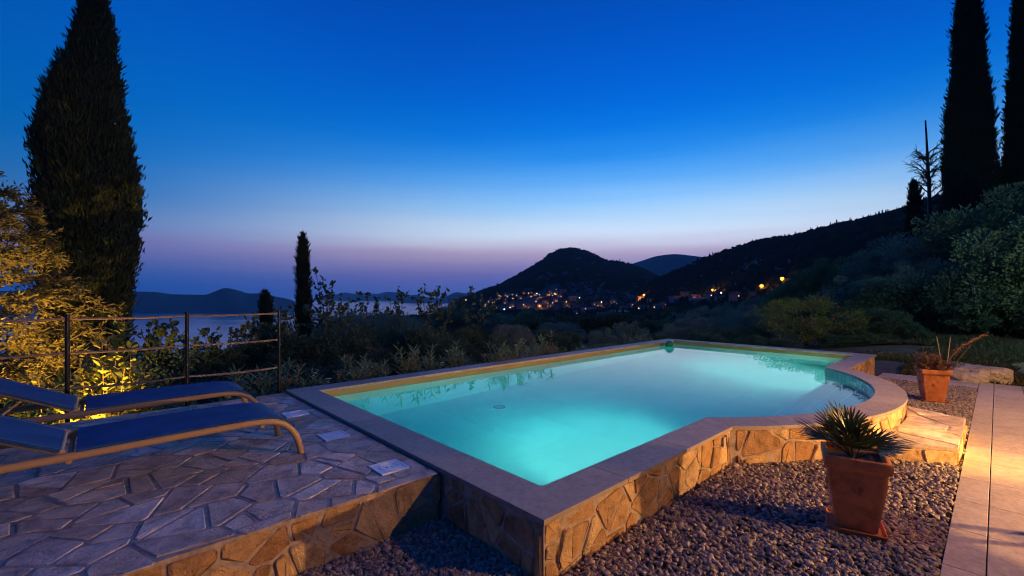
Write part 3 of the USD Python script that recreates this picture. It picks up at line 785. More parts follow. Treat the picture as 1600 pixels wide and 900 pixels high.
# ---------------------------------------------------------------- paved path: border strip, rows of slabs, cross strip
t_path = thing('paved_path', None, None, kind='structure')
part('bed', extrude(sbox(-2.2, -5.6, 10.82, -1.578), -0.2, -0.006), MAT['gravel_bed'], t_path)
part('bed', extrude(sbox(9.96, -1.575, 10.82, -0.02), -0.2, -0.006), MAT['gravel_bed'], t_path)
def paver(x0, y0, x1, y1, z=0.012):
    g = 0.0028
    m = box(((x0 + x1) / 2, (y0 + y1) / 2, z - 0.02), (x1 - x0 - 2 * g, y1 - y0 - 2 * g, 0.04), bevel=0.0025)
    part('paver', m, MAT['paver'], t_path)
xs = np.arange(10.82, -2.3, -0.675)
for k in range(len(xs) - 1):
    paver(xs[k + 1], -1.7765, xs[k], -1.580)
    for q in range(4):
        off = 0.0
        paver(xs[k + 1] + off, -2.135 - 0.36 * q, xs[k] + off, -1.778 - 0.36 * q)
ys = np.linspace(-1.575, -0.10, 4)
for k in range(3):
    paver(9.97, ys[k], 10.395, ys[k + 1]); paver(10.395, ys[k], 10.82, ys[k + 1])

# ---------------------------------------------------------------- gravel
grav_area = unary_union([sbox(-4.2, -1.578, 9.965, 0.03), sbox(-4.2, 0, 0.03, T0 + 0.02), outline(0.03).intersection(sbox(E0 - .1, -3, E1 + .1, 0.2)).buffer(0)]).difference(outline(0.04).buffer(0)).buffer(0)
part_bed = solo('gravel_bed', extrude(grav_area, -0.12, -0.012), MAT['gravel_bed'], kind='structure')
rng_g = np.random.default_rng(12)
scatter = unary_union([sbox(-1.6, -1.570, 9.955, -0.0), sbox(-1.9, 0, 0.02, T0 + 0.0)]).difference(outline(0.02)).difference(sp.buffer(0.0))
nG = 64000
gp = np.vstack([rng_g.uniform([-1.6, -1.57], [9.955, 0.0], (int(nG * .82), 2)), rng_g.uniform([-1.9, -0.02], [0.02, T0], (int(nG * .18), 2))])
import shapely
gp = gp[shapely.contains_xy(scatter, gp[:, 0], gp[:, 1])]
relg = gp - CAM[:2]; gX, gY = relg @ RIGHT, relg @ FWD
gu = 800 + F * gX / np.maximum(gY, .1)
gp = gp[(gY > 2.3) & (gu < 1680) & (gu > 300)]
far_keep = rng_g.random(len(gp)) < np.clip(7.0 / ((gp - CAM[:2]) @ FWD), 0.35, 1)
gp = gp[far_keep]
g_path = new_path('/World', 'gravel')
pi = UsdGeom.PointInstancer.Define(stage, g_path)
tag(pi.GetPrim(), 'rounded grey and pinkish pebbles spread between the pool wall and the paved path', 'gravel', kind='stuff')
targets = []
for k in range(6):
    m = trimesh.creation.icosphere(2, 1.0)
    v = np.array(m.vertices)
    v = v * (1 + 0.34 * (fbm(v * 1.1 + 10 * k, 2, k) - 0.5)[:, None] * 2) * [1.0, rng_g.uniform(0.62, 0.85), rng_g.uniform(0.42, 0.62)]
    p = f'{g_path}/pebble_{k:03d}'
    usdkit.mesh(stage, p, (v, np.array(m.faces)), MAT['pebble'], smooth=True)
    targets.append(p)
pi.CreatePrototypesRel().SetTargets([Sdf.Path(p) for p in targets])
n = len(gp)
size = np.clip(rng_g.lognormal(math.log(0.0145), 0.36, n), 0.007, 0.034)
heave = 0.014 * (fbm(np.c_[gp * 1.7, np.zeros(n)], 2, 3) - 0.4)
gz_ = 0.002 + heave + rng_g.uniform(-0.012, 0.014, n)
pi.CreatePositionsAttr(Vt.Vec3fArray.FromNumpy(np.c_[gp, gz_].astype(np.float32)))
from scipy.spatial.transform import Rotation as Rot
qr = Rot.from_euler('zyx', np.c_[rng_g.uniform(0, 2 * np.pi, n), rng_g.normal(0, 0.45, n), rng_g.normal(0, 0.45, n)]).as_quat()
pi.CreateOrientationsAttr(Vt.QuathArray([Gf.Quath(float(a[3]), float(a[0]), float(a[1]), float(a[2])) for a in qr]))
pi.CreateScalesAttr(Vt.Vec3fArray.FromNumpy((size[:, None] * np.ones((1, 3))).astype(np.float32)))
pi.CreateProtoIndicesAttr(Vt.IntArray.FromNumpy(rng_g.integers(0, 6, n).astype(np.int32)))

# ---------------------------------------------------------------- sun loungers
def lounger(y0, label, dx=0.0):
    z = TT
    wd = 0.65
    t = thing('sun_lounger', label, 'sun lounger', (-0.645 + dx, y0 + wd / 2, z))
    prof = [(0.0, 0.0), (-0.018, 0.09), (-0.06, 0.19), (-0.135, 0.275), (-0.24, 0.318), (-0.40, 0.330), (-0.9, 0.325), (-1.45, 0.315), (-1.95, 0.305), (-2.05, 0.27), (-2.09, 0.15), (-2.10, 0.0)]
    R_ = 0.027
    for sy in (-1, 1):
        p3 = spline([(x, sy * wd / 2, h) for x, h in prof], 60)
        part('side_rail', tube(p3, R_, 14), MAT['rail_paint'], t, smooth=40, world=False)
        for x in (0.0, -2.10):
            cp_ = trimesh.creation.cylinder(0.0305, 0.028, sections=16); cp_.apply_translation((x, sy * wd / 2, 0.014))
            part('foot_cap', cp_, MAT['rail_paint'], t, smooth=40, world=False)
    for x, h in ((-0.30, 0.29), (-1.43, 0.285), (-2.0, 0.27)):
        part('cross_bar', tube([(x, -wd / 2, h), (x, wd / 2, h)], 0.016, 10), MAT['rail_paint'], t, smooth=40, world=False)
    def sling(path, half, thick=0.013, nm='seat_sling'):
        p2 = spline([(x, 0, h) for x, h in path], 40)[:, [0, 2]]
        tg = np.gradient(p2, axis=0); tg /= np.linalg.norm(tg, axis=1, keepdims=True)
        nn = np.stack([tg[:, 1], -tg[:, 0]], 1); nn[nn[:, 1] < 0] *= -1
        ny = 13
        yy = np.linspace(-half, half, ny)
        sag = -0.014 * (1 - (yy / half) ** 2)
        top = np.stack([np.stack([p2[:, 0] + nn[:, 0] * (s_ + 0.004), np.full(len(p2), y_), p2[:, 1] + nn[:, 1] * (s_ + 0.004)], 1) for y_, s_ in zip(yy, sag)], 1)
        bot = np.stack([np.stack([p2[:, 0] + nn[:, 0] * (s_ - thick), np.full(len(p2), y_), p2[:, 1] + nn[:, 1] * (s_ - thick)], 1) for y_, s_ in zip(yy, sag)], 1)
        # the cloth is rolled round the rails at both sides
        nr = len(p2)
        v = np.vstack([top.reshape(-1, 3), bot.reshape(-1, 3)])
        f1 = grid_faces(nr, ny); f2 = f1[:, ::-1] + nr * ny
        side = []
        i = np.arange(nr - 1)
        for c in (0, ny - 1):
            a_ = i * ny + c; b_ = a_ + ny
            side.append(np.stack([a_, b_, b_ + nr * ny, a_ + nr * ny], 1))
        jj = np.arange(ny - 1)
        for r_ in (0, nr - 1):
            a_ = r_ * ny + jj
            side.append(np.stack([a_, a_ + 1, a_ + 1 + nr * ny, a_ + nr * ny], 1))
        m = trimesh.Trimesh(*vf((v, np.vstack([f1, f2] + side))), process=False); m.fix_normals()
        return part(nm, m, MAT['sling'], t, smooth=50, world=False)
    off = R_ + 0.012
    seat = [(-0.05, 0.235), (-0.115, 0.298), (-0.20, 0.338), (-0.32, 0.352), (-0.6, 0.354), (-1.0, 0.350), (-1.40, 0.343)]
    sling([(x, h + 0.008) for x, h in seat], wd / 2 + 0.012, 0.016)
    # back, propped up
    al = math.radians(26.5)
    hx, hz = -1.45, 0.335
    tip = lambda d, o=0.0: (hx - d * math.cos(al) - o * math.sin(al), hz + d * math.sin(al) + o * -0 + o * math.cos(al))
    for sy in (-1, 1):
        pts = [tip(d) for d in (0.0, 0.3, 0.6, 0.76)]
        part('back_rail', tube([(x, sy * (wd / 2 - 0.035), h) for x, h in pts], 0.019, 12), MAT['rail_paint'], t, smooth=40, world=False)
    a_, b_ = tip(0.76), tip(0.02)
    for q in (a_, b_):
        part('back_bar', tube([(q[0], -wd / 2 + 0.035, q[1]), (q[0], wd / 2 - 0.035, q[1])], 0.016, 10), MAT['rail_paint'], t, smooth=40, world=False)
    sling([(tip(d, 0.028)[0], tip(d, 0.028)[1]) for d in (0.01, 0.2, 0.45, 0.77)], wd / 2 - 0.004, 0.016, 'back_sling')
    for sy in (-1, 1):
        s0 = tip(0.36)
        part('prop', tube([(s0[0], sy * (wd / 2 - 0.06), s0[1]), (-2.0, sy * (wd / 2 - 0.06), 0.285)] if sy else [], 0.010, 8), MAT['rail_paint'], t, smooth=40, world=False)
    return t
lounger(2.268, 'blue sling sun lounger with tan tube frame, the nearer of two on the flagstones')
lounger(3.672, 'blue sling sun lounger with tan tube frame beside the rope fence, behind the other lounger', dx=0.03)

# ---------------------------------------------------------------- rope fence
t_f = thing('rope_fence', 'low fence of dark metal posts strung with three twisted ropes at the terrace edge', 'fence', (-1.6, 5.03, TT - 0.1))
fence_posts = [(-4.45, 5.06), (-3.28, 5.05), (-2.176, 5.05), (-1.113, 5.05), (-0.054, 5.05)]
for x, y in fence_posts:
    c = trimesh.creation.cylinder(0.0215, 1.24, sections=18); c.apply_translation((x, y, TT - 0.1 + 0.62))
    p = part('post', c, MAT['post_metal'], t_f, smooth=40)
    k = trimesh.creation.cylinder(0.024, 0.012, sections=18); k.apply_translation((x, y, TT + 1.146))
    part('cap', k, MAT['post_metal'], p, smooth=40)
    for h in (1.105, 0.735, 0.345):
        kn = trimesh.creation.torus(0.012, 0.004, 12, 6); kn.apply_transform(trimesh.transformations.rotation_matrix(math.pi / 2, [0, 1, 0])); kn.apply_translation((x, y, TT + h))
        part('eyelet', kn, MAT['post_metal'], p)
def twisted(p0, p1, sag, r=0.0135, pitch=0.075):
    p0, p1 = np.asarray(p0, float), np.asarray(p1, float)
    ln_ = np.linalg.norm(p1 - p0); n_ = int(ln_ / 0.009)
    k = np.linspace(0, 1, n_); base = p0 + (p1 - p0) * k[:, None]; base[:, 2] -= sag * 4 * k * (1 - k)
    e = (p1 - p0) / ln_; a_ = np.cross(e, [0, 0, 1.0]); a_ /= np.linalg.norm(a_); b2 = np.cross(e, a_)
    ms = []
    for q in range(3):
        ph = 2 * np.pi * (k * ln_ / pitch + q / 3)
        ms.append(tube(base + (np.cos(ph)[:, None] * a_ + np.sin(ph)[:, None] * b2) * r * 0.52, r * 0.56, 6))
    return cat_mesh(ms)
for (xa, ya), (xb, yb) in zip(fence_posts[:-1], fence_posts[1:]):
    for h, sg in ((1.105, 0.010), (0.735, 0.014), (0.345, 0.018)):
        part('rope', twisted((xa, ya, TT + h), (xb, yb, TT + h), sg), MAT['rope'], t_f, smooth=True)

# ---------------------------------------------------------------- terracotta pots
def pot(cx, cy, rot, label, size=1.0):
    t = thing('terracotta_pot', label, 'plant pot', (cx, cy, 0.0), rot)
    def loft(levels, n=5, rr=0.06):
        rings = []
        for hs, z in levels:
            q = sbox(-hs, -hs, hs, hs).buffer(-hs * rr).buffer(hs * rr, quad_segs=n)
            pts = np.array([q.exterior.interpolate(d, normalized=True).coords[0] for d in np.linspace(0, 1, 49)[:-1]])
            rings.append(np.c_[pts, np.full(48, z)] * size)
        v = np.vstack(rings); i = np.arange(48); j = (i + 1) % 48
        f = np.vstack([np.stack([k * 48 + i, k * 48 + j, (k + 1) * 48 + j, (k + 1) * 48 + i], 1) for k in range(len(levels) - 1)])
        return v, f
    sq = lambda hs, z: (hs, z)
    body = [(0.001, 0.036), (0.112, 0.036), (0.116, 0.040), (0.128, 0.12), (0.146, 0.24), (0.160, 0.36), (0.166, 0.44), (0.168, 0.462)]
    rim = [(0.160, 0.455), (0.176, 0.457), (0.186, 0.468), (0.190, 0.485), (0.190, 0.522), (0.186, 0.535), (0.172, 0.540), (0.160, 0.538), (0.156, 0.52), (0.154, 0.46), (0.150, 0.40)]
    m = loft(body)
    part('body', m, MAT['terracotta'], t, smooth=35, world=False)
    part('rim', loft(rim), MAT['terracotta'], t, smooth=35, world=False)
    part('soil', loft([(0.001, 0.50), (0.156, 0.495)]), MAT['soil'], t, world=False)
    sau = [(0.001, 0.012), (0.150, 0.012), (0.156, 0.016), (0.168, 0.046), (0.160, 0.048), (0.146, 0.030), (0.001, 0.028)]
    part('saucer', loft(sau), MAT['terracotta'], t, smooth=35, world=False)
    # moulded rosette and lines on each side
    for q in range(4):
        R4 = trimesh.transformations.rotation_matrix(q * math.pi / 2, [0, 0, 1])
        ros = []
        for r0, r1 in ((0.034, 0.007), (0.018, 0.006)):
            ros.append(trimesh.creation.torus(r0, r1, 20, 8))
        ros.append(trimesh.creation.icosphere(2, 0.012))
        for k in range(6):
            b = trimesh.creation.icosphere(1, 0.009); b.apply_translation((0.026 * math.cos(k * math.pi / 3), 0.026 * math.sin(k * math.pi / 3), 0.002)); ros.append(b)
        rm = trimesh.util.concatenate(ros)
        rm.apply_transform(trimesh.transformations.rotation_matrix(-math.pi / 2 + 0.10, [0, 1, 0])); rm.apply_translation((-0.156, 0, 0.325)); rm.apply_transform(R4); rm.apply_scale(size)
        part('rosette', rm, MAT['terracotta'], t, smooth=40, world=False)
        ln2 = box((-0.165, 0, 0.430), (0.006, 0.29, 0.008)); ln2.apply_transform(R4); ln2.apply_scale(size)
        part('moulding', ln2, MAT['terracotta'], t, world=False)
    return t
P1, R1 = (2.20, -1.10), math.radians(15.4)
P2, R2 = (8.006, -1.108), math.radians(19.5)
pot(*P1, R1, 'square terracotta pot holding the green fan palm, nearest the camera', 1.05)
pot(*P2, R2, 'square terracotta pot holding the dried plant, beside the far kerb')

# ---------------------------------------------------------------- leaves
def leaf_cards(base, direction, normal, length, width, fold=0.25, curve=0.0, seg=1):
    """pointed leaves: base points, directions, face normals (n x 3), lengths and widths (n)"""
    b = np.asarray(base, float); d = np.asarray(direction, float); d = d / np.linalg.norm(d, axis=1, keepdims=True)
    s = np.cross(d, normal); s /= np.maximum(np.linalg.norm(s, axis=1, keepdims=True), 1e-6)
    nn = np.cross(s, d)
    ln_ = np.broadcast_to(length, len(b))[:, None]; w = np.broadcast_to(width, len(b))[:, None]
    if seg == 1:
        mid = b + d * ln_ * 0.45 - nn * w * fold * 0.3
        tipp = b + d * ln_ - nn * ln_ * curve
        l_ = mid + s * w / 2 + nn * w * fold; r_ = mid - s * w / 2 + nn * w * fold
        v = np.stack([b, r_, tipp, l_], 1).reshape(-1, 3)
        k = np.arange(len(b)) * 4
        f = np.vstack([np.stack([k, k + 1, k + 2], 1), np.stack([k, k + 2, k + 3], 1)])
        return v, f
    rows = []
    prof = [(0.0, 0.16), (0.3, 0.85), (0.6, 1.0), (0.85, 0.6)]
    for q, wq in prof:
        c = b + d * ln_ * q - nn * ln_ * curve * q * q
        rows += [c - s * w / 2 * wq, c + s * w / 2 * wq]
    rows.append(b + d * ln_ - nn * ln_ * curve)
    v = np.stack(rows, 1).reshape(-1, 3)
    k = np.arange(len(b)) * 9
    f = []
    for q in range(3):
        f += [np.stack([k + 2 * q, k + 2 * q + 1, k + 2 * q + 3], 1), np.stack([k + 2 * q, k + 2 * q + 3, k + 2 * q + 2], 1)]
    f.append(np.stack([k + 6, k + 7, k + 8], 1))
    return v, np.vstack(f)

def rand_dir(rng, n):
    return unit(rng.normal(0, 1, (n, 3)))

# fan palm in the near pot
t = thing('fan_palm', 'small green fan palm with spiky fronds growing in the nearer terracotta pot', 'plant', (P1[0], P1[1], 0.51), R1)
rng_p = np.random.default_rng(4)
NFR = 17
for k in range(NFR):
    az = 2 * np.pi * k / NFR * 2.4 + rng_p.uniform(-0.3, 0.3)
    elv = rng_p.uniform(0.30, 1.0) if k > 5 else rng_p.uniform(1.0, 1.4)
    ln_ = rng_p.uniform(0.10, 0.20)
    dd = np.array([math.cos(az) * math.cos(elv), math.sin(az) * math.cos(elv), math.sin(elv)])
    base = np.array([0.03 * math.cos(az), 0.03 * math.sin(az), 0.02])
    hub = base + dd * ln_
    side = unit(np.cross(dd, [0, 0, 1.0])); up = np.cross(side, dd)
    ms = [tube([base, base + dd * ln_ * 0.5 + [0, 0, 0.01], hub], [0.005, 0.004, 0.003], 5)]
    nl = 15
    an = np.linspace(-1.35, 1.35, nl) + rng_p.normal(0, 0.04, nl)
    dirs = np.cos(an)[:, None] * dd + np.sin(an)[:, None] * side + up * (0.10 * np.abs(np.sin(an)))[:, None]
    L_ = rng_p.uniform(0.18, 0.25) * (0.72 + 0.28 * np.cos(an))
    ms.append(leaf_cards(np.repeat(hub[None], nl, 0), dirs, np.repeat(up[None], nl, 0), L_, 0.017, fold=0.5, curve=0.12, seg=4))
    part('frond', cat_mesh(ms), MAT['palm_leaf'], t, world=False)
part('old_frond', cat_mesh([leaf_cards(np.repeat([[0, -0.02, 0.08]], 6, 0), unit(np.c_[-0.7 - 0.1 * np.arange(6), np.linspace(-.9, 0.2, 6), np.full(6, 0.15)]), np.repeat([[0, 0, 1.0]], 6, 0), 0.17, 0.022, seg=4)]), MAT['dry_leaf'], t, world=False)

# dried plant in the far pot
t = thing('dried_plant', 'withered brown plant with a long dead branch reaching right, in the far terracotta pot', 'plant', (P2[0], P2[1], 0.48), 0.0)
rng_d = np.random.default_rng(9)
tw, lv = [], []
for k in range(110):
    az, elv = rng_d.uniform(0, 2 * np.pi), rng_d.uniform(0.45, 1.5)
    d = np.array([math.cos(az) * math.cos(elv), math.sin(az) * math.cos(elv), math.sin(elv)])
    ln_ = rng_d.uniform(0.14, 0.31)
    b = np.array([rng_d.normal(0, 0.06), rng_d.normal(0, 0.06), 0.0])
    pts = [b, b + d * ln_ * 0.5 + rng_d.normal(0, 0.012, 3), b + d * ln_ + rng_d.normal(0, 0.02, 3)]
    tw.append(tube(pts, [0.004, 0.0035, 0.0025], 4))
    q = rng_d.uniform(0.25, 1, 11)
    bb = b + d * ln_ * q[:, None]
    lv.append(leaf_cards(bb, unit(d + rng_d.normal(0, 0.7, (11, 3))), rand_dir(rng_d, 11), rng_d.uniform(0.04, 0.08, 11), 0.02, curve=0.2))
part('twigs', cat_mesh(tw), MAT['twig'], t, world=False)
part('leaves', cat_mesh(lv), MAT['dry_leaf'], t, world=False)
def to_loc(u, v, dY=0.0):
    Y0 = (np.array(P2) - CAM[:2]) @ FWD
    return at(u, v, Y0 + dY) - np.array([P2[0], P2[1], 0.48])
dead = [to_loc(1478, 572), to_loc(1488, 556), to_loc(1504, 541), to_loc(1524, 530), to_loc(1543, 521)]
br = [tube(spline(dead, 14), np.linspace(0.007, 0.004, 14), 6), tube([to_loc(1495, 565), to_loc(1508, 550), to_loc(1518, 538)], 0.003, 5)]
q = rng_d.uniform(0.25, 1, 90)
sp_ = spline(dead, 60)[(q * 59).astype(int)]
br_l = leaf_cards(sp_ + rng_d.normal(0, 0.008, (90, 3)), unit(rng_d.normal(0, 0.8, (90, 3)) + unit(dead[-1] - dead[0])), rand_dir(rng_d, 90), 0.05, 0.018, curve=0.3)
part('dead_branch', cat_mesh(br), MAT['twig'], t, world=False)
part('dead_leaves', br_l, MAT['dry_leaf'], t, world=False)
for (ua, va), (ub, vb) in (((1468, 548), (1463.5, 526)), ((1482.5, 545), (1485, 527))):
    part('stick', tube([to_loc(ua + (ua - ub) * 1.0, va + 25), to_loc(ub, vb)], 0.0045, 6), MAT['pale_stick'], t, world=False)

# pale rocks beyond the kerb
def rock(c, size, seed, label, squash=0.6):
    m = trimesh.creation.icosphere(4, 1.0)
    v = np.array(m.vertices)
    v = v * (1 + 0.55 * (fbm(v * 1.3 + seed, 3, seed) - 0.5)[:, None] * 2)
    v = np.sign(v) * np.abs(v) ** 0.8
    v += 0.10 * (fbm(v * 4 + seed, 3, seed + 3) - 0.5)[:, None]
    solo('rock', (v * size + c, np.array(m.faces)), MAT['rock'], label, 'rock', smooth=50)
r1 = at(1512, 597, 9.15); r2 = at(1551, 598, 9.0)
rock((r1[0], r1[1], 0.09), (0.36, 0.30, 0.21), 5, 'large pale grey boulder just beyond the paving kerb beside the pot')
rock((r2[0], r2[1], 0.06), (0.24, 0.30, 0.20), 19, 'smaller warm lit boulder right of the grey one, beyond the kerb')

# ================================================================ trees and shrubs
def lumpy_core(zs, rs, cx=None, cy=None, seed=0, sides=20, amp=0.25, freq=1.6):
    zs, rs = np.asarray(zs, float), np.asarray(rs, float)
    cx = np.zeros_like(zs) if cx is None else cx; cy = np.zeros_like(zs) if cy is None else cy
    ang = np.linspace(0, 2 * np.pi, sides, endpoint=False)
    d = np.stack([np.cos(ang), np.sin(ang)], 1)
    v = []
    for z, r, x, y in zip(zs, rs, cx, cy):
        q = np.c_[d * r * freq, np.full(sides, z * freq)]
        v.append(np.c_[np.array([x, y]) + d * r * (1 + amp * (fbm(q, 2, seed) - 0.5)[:, None] * 2), np.full(sides, z)])
    v = np.vstack(v); i = np.arange(sides); j = (i + 1) % sides
    f = np.vstack([np.stack([k * sides + i, k * sides + j, (k + 1) * sides + j, (k + 1) * sides + i], 1) for k in range(len(zs) - 1)])
    return vf((v, f))

def cypress_crown(zs, rs, cx, cy, n, seed, card=(0.20, 0.055), lump=0.40):
    """dense upright sprays over a lumpy column"""
    rng = np.random.default_rng(seed)
    zs, rs = np.asarray(zs, float), np.asarray(rs, float)
    zz = np.linspace(zs[0], zs[-1], 60); rr = np.interp(zz, zs, rs); w = rr + 0.1
    z = np.interp(rng.random(n), np.r_[0, np.cumsum(w)][:-1] / w.sum(), zz)
    a = rng.uniform(0, 2 * np.pi, n)
    R = np.interp(z, zs, rs); X0 = np.interp(z, zs, cx); Y0 = np.interp(z, zs, cy)
    d = np.stack([np.cos(a), np.sin(a), np.zeros(n)], 1)
    lobes = fbm(np.c_[d[:, :2] * R[:, None] * 1.5, z * 0.55] + 3.1 * seed, 3, seed) - 0.5
    fine = meshkit.noise(np.c_[d[:, :2] * R[:, None] * 4.5, z * 2.2] + seed, seed + 9) - 0.5
    r = (R * (0.93 + lump * 1.15 * lobes + 0.13 * fine) - card[0] * 0.35) * rng.uniform(0.84, 1.03, n)
    base = np.c_[X0 + d[:, 0] * r, Y0 + d[:, 1] * r, z]
    dirs = unit(d * rng.uniform(0.05, 0.55, n)[:, None] + np.array([0, 0, 1.0]) + rng.normal(0, 0.25, (n, 3)))
    ln_ = card[0] * rng.uniform(0.6, 1.4, n)
    c = leaf_cards(base, dirs, unit(d + rng.normal(0, 0.5, (n, 3))), ln_, card[1] * rng.uniform(0.7, 1.5, n), fold=0.3, curve=0.1)
    m = n // 9
    i = rng.choice(n, m, replace=False)
    tuft = base[i] + d[i] * rng.uniform(0.0, 0.10, (m, 1)) * np.minimum(1, R[i] / 0.6)[:, None]
    q = np.repeat(tuft, 3, 0) + rng.normal(0, card[0] * 0.3, (m * 3, 3))
    c2 = leaf_cards(q, unit(np.repeat(d[i], 3, 0) * 0.45 + [0, 0, 1.0] + rng.normal(0, 0.2, (m * 3, 3))), unit(rng.normal(0, 1, (m * 3, 3))), card[0] * rng.uniform(0.9, 1.9, m * 3), card[1] * 0.9, fold=0.3, curve=0.1)
    c = cat_mesh([c, c2])
    core = lumpy_core(zz, np.maximum(rr * 0.70, 0.02), np.interp(zz, zs, cx), np.interp(zz, zs, cy), seed)
    return cat_mesh([c, core])

def cypress(name, outline_px, Y, n, seed, label, z_bottom=None, card=(0.20, 0.055), group=None):
    """outline_px: rows (v, u left, u right) of the crown in the photograph, stood up at distance Y"""
    o = np.array(outline_px, float)[::-1]
    zs = CAM[2] + (460 - o[:, 0]) / F * Y
    um = (o[:, 1] + o[:, 2]) / 2; R = (o[:, 2] - o[:, 1]) / 2 / F * Y / np.hypot(1, (um - 800) / F)
    c = np.array([at(u, 460, Y)[:2] for u in um])
    base = c[0]; gz0 = float(terrain_z(base[0], base[1]))
    zs2 = np.r_[max(gz0 + 0.3, zs[0] - 1.5), zs]; R2 = np.r_[R[0] * 0.8, R]
    if zs2[0] >= zs2[1]:
        zs2, R2 = zs, R; cc = c - base
    else:
        cc = np.vstack([c[:1], c]) - base
    t = thing(name, label, 'tree', (base[0], base[1], gz0), group=group)
    part('trunk', tube([(0, 0, -0.3), (0, 0, 0.6), (0, 0, (zs[-1] - gz0) * 0.8)], [0.2, 0.15, 0.03], 8), MAT['bark'], t, smooth=True, world=False)
    part('crown', cypress_crown(zs2 - gz0, R2, cc[:, 0], cc[:, 1], n, seed, card), MAT['cypress_leaf'], t, world=False)
    return t

cypress('cypress_tree', [(-60, 146, 158), (-25, 140, 165), (0, 133, 170), (25, 120, 175), (50, 114, 180), (75, 106, 183), (100, 96, 187), (125, 82, 193), (150, 72, 197), (175, 66, 203), (200, 60, 209), (225, 53, 216), (250, 50, 221),
                         (275, 50, 226), (300, 50, 225), (325, 51, 225), (350, 52, 222), (375, 56, 219), (400, 58, 216), (430, 60, 217), (470, 63, 216), (510, 66, 212), (545, 72, 206)],
        11.5, 52000, 2, 'tall dark cypress at the left standing behind the rope fence, its top cut off', card=(0.115, 0.042))
cypress('cypress_tree', [(-120, 1506, 1516), (-60, 1498, 1524), (0, 1491, 1531), (42, 1487, 1541), (100, 1484, 1544), (150, 1479, 1549), (200, 1471, 1554), (250, 1467, 1557), (300, 1468, 1558), (350, 1470, 1557), (390, 1474, 1552)],
        23, 26000, 5, 'tall slim cypress on the right, left of the two at the frame edge', card=(0.19, 0.065))
cypress('cypress_tree', [(-140, 1596, 1604), (-60, 1588, 1612), (0, 1580, 1622), (100, 1574, 1632), (200, 1564, 1638), (280, 1565, 1640), (340, 1570, 1638)],
        22, 22000, 7, 'tall cypress half cut off by the right frame edge', card=(0.19, 0.065))
cypress('cypress_tree', [(369, 471.5, 474.5), (380, 467, 480), (400, 464, 483), (430, 462, 484), (460, 462, 486), (490, 461, 488), (530, 464, 486)],
        30, 5000, 8, 'slender lone cypress standing against the sea beside the last fence post', card=(0.26, 0.08))
cypress('cypress_tree', [(459, 412, 417), (466, 407, 423), (480, 405, 426), (500, 405, 427), (530, 406, 426), (560, 408, 424)],
        27, 3500, 9, 'short blunt cypress between two fence posts, in front of the sea', card=(0.22, 0.08))
cypress('cypress_tree', [(287, 1425, 1429), (298, 1419, 1436), (315, 1420, 1440), (340, 1416, 1446), (370, 1414, 1450)],
        27, 3500, 10, 'small young cypress beside the leafless tree on the slope', card=(0.24, 0.08))

# leafless tree
def dead_tree():
    Y = 25.0
    b = at(1452, 420, Y); b[2] = float(terrain_z(b[0], b[1]))
    t = thing('bare_tree', 'leafless dead tree with drooping thin branches beside the tall right cypress', 'tree', b)
    P_ = lambda u, v, dY=0: at(u, v, Y + dY) - b
    top = P_(1446, 188)
    trunk = spline([np.array([0, 0, -0.4]), P_(1453, 360), P_(1452, 300), P_(1449, 240), top], 30)
    part('trunk', tube(trunk, np.linspace(0.17, 0.035, 30), 8), MAT['bark'], t, smooth=True, world=False)
    rng = np.random.default_rng(3)
    ms, tws = [], []
    for k in range(46):
        q = rng.uniform(0.36, 0.84); p0 = trunk[int(q * 29)]
        sd = -1 if rng.random() < 0.62 else 1
        reach = rng.uniform(0.5, 1.65) * (1.25 - q * 0.9) * (1 if sd < 0 else 0.7)
        az = rng.normal(0, 0.6)
        dxy = RIGHT * sd * math.cos(az) + FWD * math.sin(az)
        up = rng.uniform(0.45, 1.1)
        reach *= 0.95
        pts = [p0, p0 + np.r_[dxy * 0.34, 0.30 * up] * reach, p0 + np.r_[dxy * 0.72, 0.74 * up] * reach, p0 + np.r_[dxy * (1.0), 0.95 * up] * reach]
        s = spline(pts, 10)
        ms.append(tube(s, np.linspace(0.040, 0.014, 10), 5))
        for m in range(14):
            a_ = s[rng.integers(2, 10)]
            d = unit(np.r_[dxy * rng.uniform(0.3, 1), rng.uniform(-0.1, 0.9)] + rng.normal(0, 0.3, 3))
            l_ = rng.uniform(0.2, 0.55)
            tws.append(tube([a_, a_ + d * l_ * 0.5, a_ + d * l_ + [0, 0, -0.08]], [0.014, 0.011, 0.008], 4))
    part('branches', cat_mesh(ms), MAT['bark'], t, smooth=True, world=False)
    part('twigs', cat_mesh(tws), MAT['bark'], t, world=False)
dead_tree()

